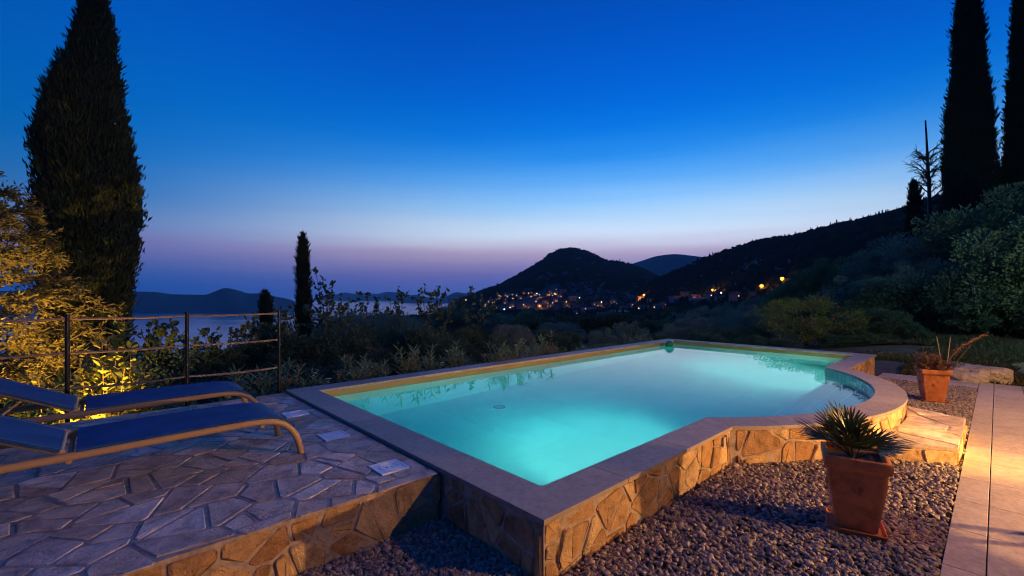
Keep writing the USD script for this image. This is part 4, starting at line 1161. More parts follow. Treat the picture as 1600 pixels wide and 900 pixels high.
def bushy(seed, H, R, nclump, nleaf, leaf, width, trunk_h=0.3, flat=0.8, up=0.3, clump=0.5, holes=0.0, skirt=True):
    """a crown of leafy clumps with gaps between, on a forked trunk; returns trunk mesh and crown mesh (base at the origin)"""
    rng = np.random.default_rng(seed)
    th_ = H * trunk_h
    C = []
    while len(C) < nclump:
        d = rand_dir(rng, 1)[0]
        r = rng.uniform(0.45, 1.0) ** 0.6
        p = np.array([d[0] * R * r, d[1] * R * r, th_ + (H - th_) * (0.5 + 0.5 * d[2] * r * flat * 1.15)])
        if skirt or p[2] > th_:
            C.append(p)
    C = np.array(C)
    lob = 1 + 0.35 * (fbm(C * 0.7 + seed, 2, seed) - 0.5)[:, None] * 2
    C = (C - [0, 0, H * 0.55]) * lob + [0, 0, H * 0.55]
    C[:, 2] = np.clip(C[:, 2], 0.12, None)
    per = nleaf // nclump
    cs = clump * rng.uniform(0.6, 1.35, nclump)
    idx = np.repeat(np.arange(nclump), per)
    d = rand_dir(rng, len(idx)); rad = rng.uniform(0.25, 1, len(idx)) ** 0.55
    b = C[idx] + d * (cs[idx] * rad)[:, None] * [1, 1, 0.75]
    out = unit(b - [0, 0, H * 0.45])
    dirs = unit(d * 0.7 + out * 0.5 + [0, 0, up] + rng.normal(0, 0.45, b.shape))
    crown = leaf_cards(b, dirs, unit(rng.normal(0, 0.7, b.shape) + [0, 0, 1.0]), leaf * rng.uniform(0.6, 1.35, len(b)), width * rng.uniform(0.7, 1.3, len(b)), fold=0.25, curve=0.15)
    ms = [tube(spline([(0, 0, -0.35), (0.03 * R, 0.02 * R, th_ * 0.5), (0, 0.04 * R, th_), (0.04 * R, 0, H * 0.6)], 10), np.linspace(0.07 * R, 0.025 * R, 10), 8)]
    for k in rng.choice(nclump, min(nclump, 16), replace=False):
        p = C[k]
        ms.append(tube(spline([(0, 0.02 * R, th_ * rng.uniform(0.5, 1)), p * [0.45, 0.45, 1] * [1, 1, 0.75], p], 7), np.linspace(0.028 * R, 0.006, 7), 5))
    return cat_mesh(ms), crown

KINDS = {
    'olive': (dict(H=4.0, R=2.3, nclump=62, nleaf=15000, leaf=0.13, width=0.042, clump=0.62, trunk_h=0.15), 'olive_leaf', 'olive_tree', 'tree'),
    'oak': (dict(H=4.0, R=2.0, nclump=58, nleaf=13000, leaf=0.12, width=0.07, clump=0.60, trunk_h=0.12), 'oak_leaf', 'oak_tree', 'tree'),
    'dark': (dict(H=3.0, R=1.9, nclump=50, nleaf=11000, leaf=0.13, width=0.06, clump=0.55, trunk_h=0.08), 'dark_leaf', 'evergreen_shrub', 'shrub'),
    'low': (dict(H=1.5, R=1.1, nclump=34, nleaf=6500, leaf=0.085, width=0.045, clump=0.34, trunk_h=0.05), 'dark_leaf', 'evergreen_shrub', 'shrub'),
}
FIRST, VARIANTS = {}, 2
def plant(kind, u, v_top, Y, label, group=None, name=None, spread=1.0, variant=None, sink=0.0):
    kw, m, nm, cat = KINDS[kind]
    rngk = np.random.default_rng(int(abs(u * 13 + Y * 7)))
    var = int(rngk.integers(0, VARIANTS)) if variant is None else variant
    p = at(u, v_top, Y); gz0 = float(terrain_z(p[0], p[1])) - sink
    s = max((p[2] - gz0) / kw['H'] / 1.02, 0.15)
    sc = (s * spread, s * spread, s)
    rot = float(rngk.uniform(0, 6.28))
    key = (kind, var)
    if key not in FIRST:
        tr, cr = bushy(100 + 17 * var + sum(map(ord, kind)), **kw)
        t = new_path('/World', name or nm)
        x = UsdGeom.Xform.Define(stage, t)
        x.AddTranslateOp().Set(Gf.Vec3d(*map(float, (p[0], p[1], gz0)))); x.AddRotateZOp().Set(math.degrees(rot)); x.AddScaleOp().Set(Gf.Vec3f(*map(float, sc)))
        tag(x.GetPrim(), label, cat, group)
        part('trunk', tr, MAT['bark'], t, smooth=True, world=False)
        part('crown', cr, MAT[m], t, world=False)
        FIRST[key] = t
        return t
    c = copy_of(FIRST[key], name or nm, label, cat, (p[0], p[1], gz0), rot, sc, group)
    if not group:
        stage.GetPrimAtPath(c).SetCustomDataByKey('group', '')
        stage.GetPrimAtPath(c).ClearCustomDataByKey('group')
    return c

# right: the tall trees behind the pool, named ones first
BIG = [('oak', 1565, 292, 16.5, 'tall bushy green tree below the right cypresses, highest of the leafy trees', 1.0),
       ('oak', 1632, 330, 13.5, 'bushy tree cut off by the right frame edge above the grass', 1.0),
       ('olive', 1455, 358, 19.0, 'grey-green olive directly below the tall slim cypress', 1.05),
       ('olive', 1395, 383, 20.5, 'grey-green olive left of the one below the cypress', 1.0),
       ('olive', 1510, 372, 17.5, 'broad olive between the slim cypress and the tallest leafy tree', 1.0),
       ('oak', 1345, 396, 22.5, 'rounded dark green tree below the leafless tree, upper edge against the hillside', 0.9),
       ('oak', 1283, 404, 25.0, 'pointed green tree whose top stands highest above the pool bay', 0.75),
       ('oak', 1237, 440, 27.0, 'small green tree just right of the two orange hillside lamps', 0.9)]
for k, u, v, Y, lab, spd in BIG:
    plant(k, u, v, Y, lab, spread=spd)
g1 = 'olive trees in the belt behind the far end of the pool'
for k, u, v, Y in [('olive', 1195, 462, 31), ('olive', 1145, 474, 30), ('olive', 1100, 478, 27), ('olive', 1060, 488, 31), ('olive', 1165, 484, 22), ('olive', 1115, 492, 20.5), ('olive', 1070, 497, 19.5)]:
    plant(k, u, v, Y, 'grey-green olive tree in the belt beyond the far end of the pool', g1)
g2 = 'dense shrubs along the right behind the pool'
for k, u, v, Y in [('dark', 1350, 455, 16.5), ('dark', 1400, 430, 16.5), ('olive', 1440, 405, 16.5), ('dark', 1480, 425, 15.0), ('dark', 1540, 400, 14.6), ('dark', 1600, 395, 13.6), ('dark', 1330, 490, 15.3), ('dark', 1380, 478, 15.0),
                   ('low', 1430, 505, 14.2), ('dark', 1570, 450, 13.9), ('dark', 1500, 468, 14.2), ('dark', 1640, 440, 12.8), ('dark', 1310, 440, 19.5), ('olive', 1340, 430, 18.5), ('dark', 1180, 505, 18.0), ('low', 1145, 512, 17.4), ('low', 1105, 515, 16.9)]:
    plant(k, u, v, Y, *({'olive': ('grey-green olive standing in the thicket behind the right end of the pool', 'olives in the thicket on the right')}.get(k, ('dense dark shrub in the thicket behind the right end of the pool', g2))))
g6 = 'low shrubs between the pool end and the thicket'
for k, u, v, Y in [('low', 1110, 526, 16.4), ('low', 1150, 527, 16.0), ('low', 1190, 524, 15.7), ('low', 1300, 520, 14.9), ('low', 1335, 522, 14.6), ('low', 1370, 520, 14.3), ('low', 1225, 528, 15.3), ('low', 1400, 516, 14.6)]:
    plant(k, u, v, Y, 'low dark shrub close behind the far end of the pool', g6, spread=1.3)
# the shrub with small red fruits behind the pool corner
rp = at(1262, 470, 16.2); rz = float(terrain_z(rp[0], rp[1]))
t = thing('pomegranate_shrub', 'leafy green shrub dotted with small red fruits behind the far pool edge', 'shrub', (rp[0], rp[1], rz))
tr, cr = bushy(77, H=rp[2] - rz, R=1.55, nclump=46, nleaf=9000, leaf=0.085, width=0.035, clump=0.4, trunk_h=0.1)
part('trunk', tr, MAT['bark'], t, smooth=True, world=False); part('crown', cr, MAT['laurel_leaf'], t, world=False)
rng_q = np.random.default_rng(14)
fr = []
for k in range(46):
    d = rand_dir(rng_q, 1)[0]; d[2] = d[2] * 0.9; d[:2] -= FWD * 0.5
    b = trimesh.creation.icosphere(1, rng_q.uniform(0.022, 0.036)); b.apply_translation(unit(d) * [1.55, 1.55, (rp[2] - rz) * 0.5] * rng_q.uniform(0.85, 1.05) + [0, 0, (rp[2] - rz) * 0.52]); fr.append(b)
part('fruits', trimesh.util.concatenate(fr), MAT['fruit'], t, smooth=True, world=False)

# centre: the dark belt below the pool
rng_b = np.random.default_rng(21)
g3 = 'dark shrubs in the belt behind the planted pool edge'
for u in np.arange(455, 1060, 43):
    Y = np.interp(u, [455, 1060], [11.2, 18.5]) + rng_b.uniform(-0.8, 1.2)
    k = str(rng_b.choice(['dark', 'dark', 'olive']))
    plant(k, u + rng_b.uniform(-12, 12), np.interp(u, [455, 560, 800, 1060], [520, 508, 508, 512]) + rng_b.uniform(-9, 10), Y,
          *({'olive': ('greyer olive among the dark shrubs behind the planted pool edge', 'olives in the belt behind the pool edge')}.get(k, ('dark leafy shrub in the unlit belt behind the planted pool edge', g3))), spread=rng_b.uniform(0.9, 1.25))
g4 = 'dark trees in the middle distance below the village'
for u in np.arange(505, 1260, 31):
    Y = rng_b.uniform(24, 62)
    k = str(rng_b.choice(['olive', 'oak', 'dark']))
    w_ = {'olive': 'grey-green olive', 'oak': 'rounded green tree', 'dark': 'dark evergreen shrub'}[k]
    plant(k, u + rng_b.uniform(-12, 12), np.interp(u, [500, 700, 760, 900, 1000, 1250], [484, 484, 489, 494, 495, 476]) + rng_b.uniform(-5, 10), Y,
          w_ + ' in the middle distance, below the lit village and hills', w_ + 's in the middle distance', spread=rng_b.uniform(1.0, 1.6))
# left: shrubs in front of the sea
g5 = 'dark shrubs behind the rope fence in front of the sea'
for k, u, v, Y in [('low', 230, 560, 9.6), ('dark', 290, 560, 10.5), ('dark', 345, 545, 11.2), ('dark', 395, 540, 11.8), ('dark', 440, 525, 12.4), ('dark', 60, 520, 13.5), ('dark', 20, 560, 10.5), ('dark', -30, 500, 12.5), ('low', 120, 575, 8.6), ('dark', 262, 548, 13.5), ('dark', 320, 548, 14.5), ('low', 180, 580, 8.4), ('low', 255, 590, 8.2), ('low', 320, 588, 8.6), ('low', 375, 585, 8.9), ('low', 60, 590, 8.3), ('low', 430, 578, 9.2), ('low', 480, 570, 9.6), ('low', 540, 565, 10.2)]:
    plant(k, u, v, Y, 'dark low shrub behind the rope fence, in front of the sea', g5, spread=1.25)

# open twiggy shrubs whose sprays stand out against the sea
def twiggy(tips, Y, label, seed, leaf=0.13, name='fig_shrub', density=1.0, root=None):
    rng = np.random.default_rng(seed)
    tips = np.array(tips, float)
    um = tips[:, 0].mean() if root is None else root
    b = at(um, 460, Y); b[2] = float(terrain_z(b[0], b[1]))
    t = thing(name, label, 'shrub', b)
    st, bb, dd = [], [], []
    for u, v in tips:
        tipp = at(u, v, Y + rng.uniform(-0.5, 0.5)) - b
        mid = tipp * [0.45, 0.45, 0.55] + rng.normal(0, 0.08, 3)
        s = spline([np.zeros(3) - [0, 0, 0.2], mid, tipp * [0.85, 0.85, 0.85] + rng.normal(0, 0.05, 3), tipp], 24)
        st.append(tube(s, np.linspace(0.022, 0.005, 24), 5))
        for k in range(int(7 * density) + 3):
            i = rng.integers(12, 23); a_ = s[i]
            d = unit(unit(s[i] - s[i - 2]) * 0.8 + rng.normal(0, 0.55, 3))
            l_ = rng.uniform(0.12, 0.4)
            st.append(tube([a_, a_ + d * l_], [0.006, 0.003], 4))
            m = int(rng.integers(4, 8))
            q = rng.uniform(0.3, 1.05, m)
            bb.append(a_ + d * l_ * q[:, None]); dd.append(unit(d * 0.4 + rng.normal(0, 0.8, (m, 3)) + [0, 0, 0.25]))
        m = 8
        bb.append(s[rng.integers(18, 24, m)]); dd.append(unit(unit(s[-1] - s[-4]) + rng.normal(0, 0.7, (m, 3))))
    B, D = np.vstack(bb), np.vstack(dd)
    part('stems', cat_mesh(st), MAT['bark'], t, world=False)
    part('leaves', leaf_cards(B, D, unit(rng.normal(0, 0.8, B.shape) + [0, 0, 0.4]), leaf * rng.uniform(0.6, 1.25, len(B)), leaf * 0.62 * rng.uniform(0.7, 1.2, len(B)), fold=0.15, curve=0.15, seg=4), MAT['dark_leaf'], t, world=False)
twiggy([(494, 427), (505, 445), (512, 458), (520, 440), (500, 468), (533, 462), (485, 470), (545, 470)], 13.0, 'open broad-leaved shrub whose sprays rise against the sea right of the lone cypress', 31)
twiggy([(622, 448), (628, 462), (610, 468)], 14.0, 'thin-stemmed shrub with one tall bare looking shoot above the dark belt', 32, density=0.6)
twiggy([(664, 446), (672, 455), (688, 450), (650, 468), (693, 462), (705, 468)], 14.0, 'open shrub with leafy tips above the dark belt, left of the mountain foot', 33)
twiggy([(735, 452), (752, 462), (720, 470), (768, 468)], 15.5, 'open shrub with leafy tips in front of the mountain foot', 34)
twiggy([(232, 512), (248, 500), (266, 503), (255, 515), (222, 520), (240, 525), (275, 520)], 10.5, 'broad-leaved spray hanging out beside the big left cypress, in front of the sea', 35, density=1.3)
twiggy([(300, 528), (315, 520), (330, 527), (345, 520), (358, 514), (370, 522), (288, 535)], 11.0, 'broad-leaved shrub between the middle fence posts, in front of the sea', 36, density=1.3)
twiggy([(385, 499), (394, 496), (380, 510), (400, 505), (370, 520), (440, 488), (452, 482), (445, 500), (430, 512)], 11.8, 'tall broad-leaved shrub around the short blunt cypress, behind the last fence post', 37, density=1.4)
twiggy([(575, 463), (560, 470), (590, 470), (540, 478)], 14.0, 'low open shrub midway along the skyline of the dark belt', 38)

# lit laurel behind the fence
def laurel(stems, Y, label, seed, leaf=0.125, group=None):
    rng = np.random.default_rng(seed)
    us = np.mean([s[0] for s in stems]); b = at(us, 640, Y); b[2] = float(terrain_z(b[0], b[1]))
    t = thing('laurel_shrub', label, 'shrub', b, group=group)
    st, B, D, N = [], [], [], []
    for u, v in stems:
        tipp = at(u, v, Y + rng.uniform(-0.25, 0.25)) - b
        r0 = np.array([tipp[0] * 0.25, tipp[1] * 0.25, -0.1])
        s = spline([r0, r0 * 0.5 + tipp * 0.5 + rng.normal(0, 0.03, 3), tipp], 24)
        st.append(tube(s, np.linspace(0.010, 0.004, 24), 6))
        for k in range(60):
            q = rng.uniform(0.10, 1.0) ** 0.75; i = int(q * 23)
            ax = unit(s[min(i + 1, 23)] - s[max(i - 1, 0)])
            a = k * 2.4 + rng.normal(0, 0.3)
            e1 = unit(np.cross(ax, [0.3, 0.2, 1.0])); e2 = np.cross(ax, e1)
            o = math.cos(a) * e1 + math.sin(a) * e2
            side = s[i] + o * rng.uniform(0.0, 0.10)
            B.append(side); D.append(unit(o * 0.8 + ax * 0.75 + rng.normal(0, 0.15, 3))); N.append(unit(ax - o * 0.6))
    B, D, N = map(np.array, (B, D, N))
    part('stems', cat_mesh(st), MAT['twig'], t, smooth=True, world=False)
    part('leaves', leaf_cards(B, D, N, leaf * rng.uniform(0.6, 1.25, len(B)), leaf * 0.42 * rng.uniform(0.8, 1.2, len(B)), fold=0.2, curve=0.12, seg=4), MAT['laurel_leaf'], t, world=False)
laurel([(190, 492), (183, 500), (172, 525), (198, 508), (160, 535), (205, 540), (180, 545), (150, 545), (143, 560), (128, 575), (215, 565), (228, 570), (195, 575), (165, 580), (120, 535), (235, 590), (140, 600)], 5.75,
       'glossy lamp-lit laurel behind the rope fence, tallest of the lit shrubs', 51)
laurel([(245, 600), (262, 595), (278, 600), (230, 612), (285, 615), (250, 625), (268, 622), (210, 630), (295, 625)], 5.85, 'low yellow-lit laurel below the fence rope, left of the middle post', 52, leaf=0.105)
laurel([(60, 580), (45, 600), (75, 600), (90, 620), (30, 610), (110, 640), (150, 645), (180, 640)], 5.4, 'low yellow-lit laurel seen under the far sun lounger', 53, leaf=0.105)

# conifer at the left edge
def conifer():
    rng = np.random.default_rng(61)
    Y = 7.2
    b = at(-28, 600, Y); b[2] = float(terrain_z(b[0], b[1]))
    t = thing('conifer_tree', 'feathery conifer at the left frame edge lit yellow from below', 'tree', b)
    H = at(-35, 285, Y)[2] - b[2]
    part('trunk', tube([(0, 0, -0.3), (0.02, 0, H * 0.4), (0, 0.03, H)], [0.11, 0.08, 0.02], 9), MAT['bark'], t, smooth=True, world=False)
    br, B, D, N, LN = [], [], [], [], []
    nb = 92
    for k in range(nb):
        z = H * (0.06 + 0.92 * (k + 0.5) / nb) + rng.normal(0, 0.05)
        az = k * 2.39996 + rng.normal(0, 0.2)
        reach = (1.62 * (1 - (z / H) ** 1.6) + 0.35) * rng.uniform(0.72, 1.12)
        d = np.array([math.cos(az), math.sin(az), 0.0]); tilt = rng.uniform(-0.1, 0.55)
        s = spline([(0, 0, z), d * reach * 0.5 + [0, 0, z + tilt * 0.6 * reach], d * reach * 0.85 + [0, 0, z + tilt * reach], d * reach + [0, 0, z + (tilt - 0.12) * reach]], 16)
        br.append(tube(s, np.linspace(0.018, 0.004, 16), 5))
        for m in range(40):
            i = rng.integers(3, 16); a_ = s[i]
            e = unit(s[i] - s[i - 1]); side = unit(np.cross(e, [0, 0, 1.0])) * rng.choice([-1, 1])
            dd = unit(e * 0.7 + side * rng.uniform(0.1, 1.0) + [0, 0, rng.uniform(-0.75, 0.75)])
            l_ = rng.uniform(0.12, 0.30)
            nn = 8
            q = np.linspace(0.05, 1, nn)
            pts = a_ + dd * l_ * q[:, None] + np.array([0, 0, -0.10]) * (l_ * q[:, None]) ** 1.5
            sgn = np.where(np.arange(nn) % 2 == 0, 1, -1)[:, None]
            s2 = unit(np.cross(dd, [0, 0, 1.0]))
            B.append(pts + rng.normal(0, 0.012, pts.shape)); D.append(unit(dd * 0.8 + s2 * sgn * 0.5 + rng.normal(0, 0.42, (nn, 3)))); N.append(np.repeat([[0, 0, 0.6]], nn, 0) + rng.normal(0, 0.7, (nn, 3)))
    B, D, N = np.vstack(B), np.vstack(D), unit(np.vstack(N))
    part('branches', cat_mesh(br), MAT['bark'], t, world=False)
    part('needles', leaf_cards(B, D, N, 0.085 * rng.uniform(0.6, 1.3, len(B)), 0.026, fold=0.3, curve=0.2), MAT['conifer_leaf'], t, world=False)
conifer()

# oleanders along the far side of the pool
def oleander(seed, H=0.85, spread=0.35, nst=9, flower=None):
    rng = np.random.default_rng(seed)
    st, B, D, N, fl = [], [], [], [], []
    for k in range(nst):
        a = rng.uniform(0, 6.28); r = spread * rng.uniform(0.15, 1)
        tipp = np.array([math.cos(a) * r, math.sin(a) * r, H * rng.uniform(0.5, 1.0)])
        s = spline([(tipp[0] * 0.15, tipp[1] * 0.15, -0.1), tipp * [0.6, 0.6, 0.55], tipp], 14)
        st.append(tube(s, np.linspace(0.008, 0.004, 14), 5))
        for w in range(8):
            i = 13 - w if w < 8 else 5
            if i < 3: break
            nl = 3 if w > 1 else 5
            for q in range(nl):
                az = 2 * np.pi * q / nl + w * 0.9 + rng.normal(0, 0.15)
                up = 0.95 - w * 0.11
                o = np.array([math.cos(az), math.sin(az), 0])
                B.append(s[i]); D.append(unit(o + [0, 0, up + rng.normal(0, 0.12)])); N.append(unit([0, 0, 1.0] - o * up * 0.6))
        if flower and rng.random() < 0.5:
            for q in range(7):
                c = tipp + rng.normal(0, 0.025, 3) + [0, 0, 0.03]
                dirs = unit(np.c_[np.cos(np.arange(5) * 1.2566), np.sin(np.arange(5) * 1.2566), np.full(5, 0.5)])
                fl.append(leaf_cards(np.repeat(c[None], 5, 0), dirs, np.repeat([[0, 0, 1.0]], 5, 0), 0.026, 0.02))
    B, D, N = map(np.array, (B, D, N))
    leaves = leaf_cards(B, D, N, 0.165 * rng.uniform(0.7, 1.2, len(B)), 0.025, fold=0.25, curve=0.12, seg=4)
    return cat_mesh(st), leaves, (cat_mesh(fl) if fl else None)
OLE = {}
def put_oleander(x, y, h, rot, key, label, group=None):
    z = float(terrain_z(x, y))
    s = h / 0.85
    if key not in OLE:
        stm, lv_, fl = oleander(*key[:1], flower=key[1])
        p = new_path('/World', 'oleander'); xf = UsdGeom.Xform.Define(stage, p)
        xf.AddTranslateOp().Set(Gf.Vec3d(x, y, z)); xf.AddRotateZOp().Set(math.degrees(rot)); xf.AddScaleOp().Set(Gf.Vec3f(s, s, s))
        tag(xf.GetPrim(), label, 'plant', group)
        part('stems', stm, MAT['twig'], p, world=False); part('leaves', lv_, MAT['oleander_leaf'], p, world=False)
        if fl is not None:
            part('flowers', fl, MAT[key[1]], p, world=False)
        OLE[key] = p
    else:
        c = copy_of(OLE[key], 'oleander', label, 'plant', (x, y, z), rot, s, group)
        if not group:
            stage.GetPrimAtPath(c).ClearCustomDataByKey('group')
rng_o = np.random.default_rng(71)
put_oleander(-0.30, 5.35, 0.95, 0.4, (1, None), 'strap-leaved oleander lit orange beside the last fence post')
put_oleander(-0.62, 5.38, 0.62, 1.4, (2, None), 'small orange-lit strap-leaved plant left of the last fence post')
put_oleander(5.9, 5.32, 0.72, 0.9, (3, 'red_petal'), 'oleander with a red flower midway along the far pool edge')
xo = 0.15
while xo < 11.0:
    kind_f = rng_o.choice([0, 0, 0, 1, 2])
    key = [(4, None), (5, 'white_petal'), (6, 'pink_petal')][kind_f] if kind_f else ((4, None) if rng_o.random() < 0.5 else (7, None))
    lab = {None: 'green strap-leaved oleander in the row behind the far pool coping', 'white_petal': 'white flowered oleander in the row behind the far pool coping', 'pink_petal': 'pink flowered oleander in the row behind the far pool coping'}[key[1]]
    grp = {None: 'green oleanders behind the far pool edge', 'white_petal': 'white oleanders behind the far pool edge', 'pink_petal': 'pink oleanders behind the far pool edge'}[key[1]]
    put_oleander(xo, W + rng_o.uniform(0.18, 0.75), rng_o.uniform(0.62, 1.02) * (1 - 0.10 * (xo > 6)), rng_o.uniform(0, 6.28), key, lab, grp)
    xo += rng_o.uniform(0.22, 0.48)

# rough grass beyond the kerb
gp_path = new_path('/World', 'grass')
pg = UsdGeom.PointInstancer.Define(stage, gp_path)
tag(pg.GetPrim(), 'rough dark grass beyond the paving kerb on the right', 'grass', kind='stuff')
tg_ = []
rng_r = np.random.default_rng(81)
for k in range(4):
    m_ = 16
    b = np.c_[rng_r.normal(0, 0.03, (m_, 2)), np.zeros(m_)]
    d = unit(np.c_[rng_r.normal(0, 0.5, (m_, 2)), np.ones(m_)])
    p = f'{gp_path}/tuft_{k:03d}'
    usdkit.mesh(stage, p, leaf_cards(b, d, unit(rng_r.normal(0, 1, (m_, 3))), rng_r.uniform(0.04, 0.11, m_), 0.008, curve=0.3), MAT['grass_blade'])
    tg_.append(Sdf.Path(p))
pg.CreatePrototypesRel().SetTargets(tg_)
nq = 15000
Yq = rng_r.uniform(8.4, 17, nq); uq = rng_r.uniform(1340, 1690, nq)
Xq = (uq - 800) / F * Yq
qx = CAM[0] + RIGHT[0] * Xq + FWD[0] * Yq; qy = CAM[1] + RIGHT[1] * Xq + FWD[1] * Yq
ok = (qx > 10.9) & (fbm(np.c_[qx * 0.9, qy * 0.9, qx * 0], 3, 4) > 0.42)
qx, qy = qx[ok], qy[ok]
pg.CreatePositionsAttr(Vt.Vec3fArray.FromNumpy(np.c_[qx, qy, terrain_z(qx, qy) - 0.005].astype(np.float32)))
pg.CreateProtoIndicesAttr(Vt.IntArray.FromNumpy(rng_r.integers(0, 4, len(qx)).astype(np.int32)))
pg.CreateScalesAttr(Vt.Vec3fArray.FromNumpy((rng_r.uniform(0.7, 1.6, (len(qx), 1)) * np.ones((1, 3))).astype(np.float32)))

# scrub that covers the hillside and the mountain, too far to count
sc_path = new_path('/World', 'hillside_scrub')
ps = UsdGeom.PointInstancer.Define(stage, sc_path)
tag(ps.GetPrim(), 'dark scrub and small trees covering the slopes beyond the village', 'scrub', kind='stuff')
tg2 = []
for k in range(4):
    tr, cr = bushy(200 + k, H=3.0, R=1.7, nclump=18, nleaf=700, leaf=0.55, width=0.35, clump=0.75, trunk_h=0.05)
    p = f'{sc_path}/scrub_bush_{k:03d}'
    usdkit.mesh(stage, p, cr, MAT['scrub_leaf'])
    tg2.append(Sdf.Path(p))
zs_, rs_ = [0, 1, 3, 5, 6.5], [0.5, 0.85, 0.8, 0.5, 0.05]
p = f'{sc_path}/scrub_cypress'
usdkit.mesh(stage, p, cypress_crown(zs_, rs_, np.zeros(5), np.zeros(5), 700, 3, (0.6, 0.25)), MAT['scrub_leaf']); tg2.append(Sdf.Path(p))
ps.CreatePrototypesRel().SetTargets(tg2)
SP, SI, SS = [], [], []
rng_h = np.random.default_rng(91)
def cover(h, n, u0, u1, k0, k1, smin, smax, cyp=0.06):
    for _ in range(n):
        u = rng_h.uniform(u0, u1); k = rng_h.uniform(k0, k1) ** 0.8
        q = h.point(u, min(k, 1.03))
        if meshkit.noise(np.array([q / 35.0]), 5)[0] + rng_h.normal(0, 0.16) < 0.16:
            continue
        SP.append(q - [0, 0, 0.3]); SI.append(4 if rng_h.random() < cyp else rng_h.integers(0, 4)); SS.append(rng_h.uniform(smin, smax))
cover(ridge, 13000, 990, 1800, 0.0, 1.03, 0.6, 1.5)
cover(VALLEY, 5000, 530, 1320, 0.0, 1.0, 0.6, 1.3)
cover(mountain, 1500, 875, 1100, 0.0, 0.17, 0.5, 1.3, 0.03)
cover(mountain, 420, 730, 900, 0.0, 0.17, 0.4, 0.9, 0.03)
cover(mountain, 7000, 705, 1090, 0.16, 1.03, 1.2, 2.6, 0.03)

def cover_ground(n, a0, a1, r0, r1, smin, smax):
    for _ in range(n):
        a = rng_h.uniform(a0, a1); r = r0 * (r1 / r0) ** rng_h.random()
        Y_ = r / math.hypot(1, a)
        q = CAM[:2] + RIGHT * a * Y_ + FWD * Y_
        SP.append(np.array([q[0], q[1], float(terrain_z(q[0], q[1])) - 0.25])); SI.append(rng_h.integers(0, 4)); SS.append(rng_h.uniform(smin, smax) * (0.45 + 0.55 * min(1, r / 90)))
cover_ground(5200, -0.5, 1.35, 34, 320, 0.5, 1.15)
ps.CreatePositionsAttr(Vt.Vec3fArray.FromNumpy(np.array(SP, np.float32)))
ps.CreateProtoIndicesAttr(Vt.IntArray.FromNumpy(np.array(SI, np.int32)))
ps.CreateScalesAttr(Vt.Vec3fArray.FromNumpy((np.array(SS)[:, None] * np.ones((1, 3))).astype(np.float32)))

# ================================================================ the village on the slopes
plain('house_wall_a', (0.22, 0.20, 0.18), 0.8); plain('house_wall_b', (0.26, 0.22, 0.18), 0.8); plain('house_wall_c', (0.2, 0.2, 0.21), 0.8); plain('house_wall_d', (0.24, 0.18, 0.14), 0.8)
plain('roof_tile', (0.24, 0.10, 0.06), 0.85); plain('roof_grey', (0.22, 0.21, 0.21), 0.85); plain('window_dark', (0.02, 0.025, 0.03), 0.15)
mat('window_lit', {'e': ('emission', {'color': (1.0, 0.52, 0.16), 'strength': 2.0})}, [], surface='e.emission')
mat('lamp_amber', {'e': ('emission', {'color': (1.0, 0.22, 0.02), 'strength': 7.0})}, [], surface='e.emission')
mat('lamp_warm', {'e': ('emission', {'color': (1.0, 0.58, 0.30), 'strength': 9.0})}, [], surface='e.emission')
mat('lamp_white', {'e': ('emission', {'color': (0.85, 0.92, 1.0), 'strength': 11.0})}, [], surface='e.emission')

def house_parts(t, w, d, h, roof, wall, roofm, lit, seed):
    rng = np.random.default_rng(seed)
    pw = part('wall', box((0, 0, h / 2 - 1.5), (w, d, h + 3)), MAT[wall], t, world=False)
    if roof > 0:
        e = 0.5
        v = np.array([(-w / 2 - e, -d / 2 - e, h), (w / 2 + e, -d / 2 - e, h), (w / 2 + e, d / 2 + e, h), (-w / 2 - e, d / 2 + e, h), (-w / 2 - e, 0, h + roof), (w / 2 + e, 0, h + roof),
                      (-w / 2 - e, -d / 2 - e, h - 0.25), (w / 2 + e, -d / 2 - e, h - 0.25), (w / 2 + e, d / 2 + e, h - 0.25), (-w / 2 - e, d / 2 + e, h - 0.25)])
        m = trimesh.convex.convex_hull(v)
    else:
        m = box((0, 0, h + 0.2), (w + 0.5, d + 0.5, 0.4))
    pr = part('roof', m, MAT[roofm], t, world=False)
    part('chimney', box((w * 0.25, d * 0.1, h + max(roof, 0.4) * 0.9), (0.7, 0.7, 1.4)), MAT[wall], pr, world=False)
    nx = max(2, int(w / 3.0)); nf = max(1, int(h / 2.9))
    for f in range(nf):
        for i in range(nx):
            x = (i + 0.5) / nx * w - w / 2
            z = 1.5 + f * 2.9
            for sd in (-1, 1):
                on = rng.random() < lit and sd == -1
                fr_ = part('window', box((x, sd * (d / 2 + 0.03), z), (1.25, 0.1, 1.5)), MAT['window_dark'], t, world=False)
                part('pane', box((x, sd * (d / 2 + 0.09), z), (1.05, 0.04, 1.3)), MAT['window_lit' if on else 'window_dark'], fr_, world=False)
    part('door', box((w * 0.12, -d / 2 - 0.04, 1.0), (1.0, 0.1, 2.1)), MAT['table_wood'], t, world=False)


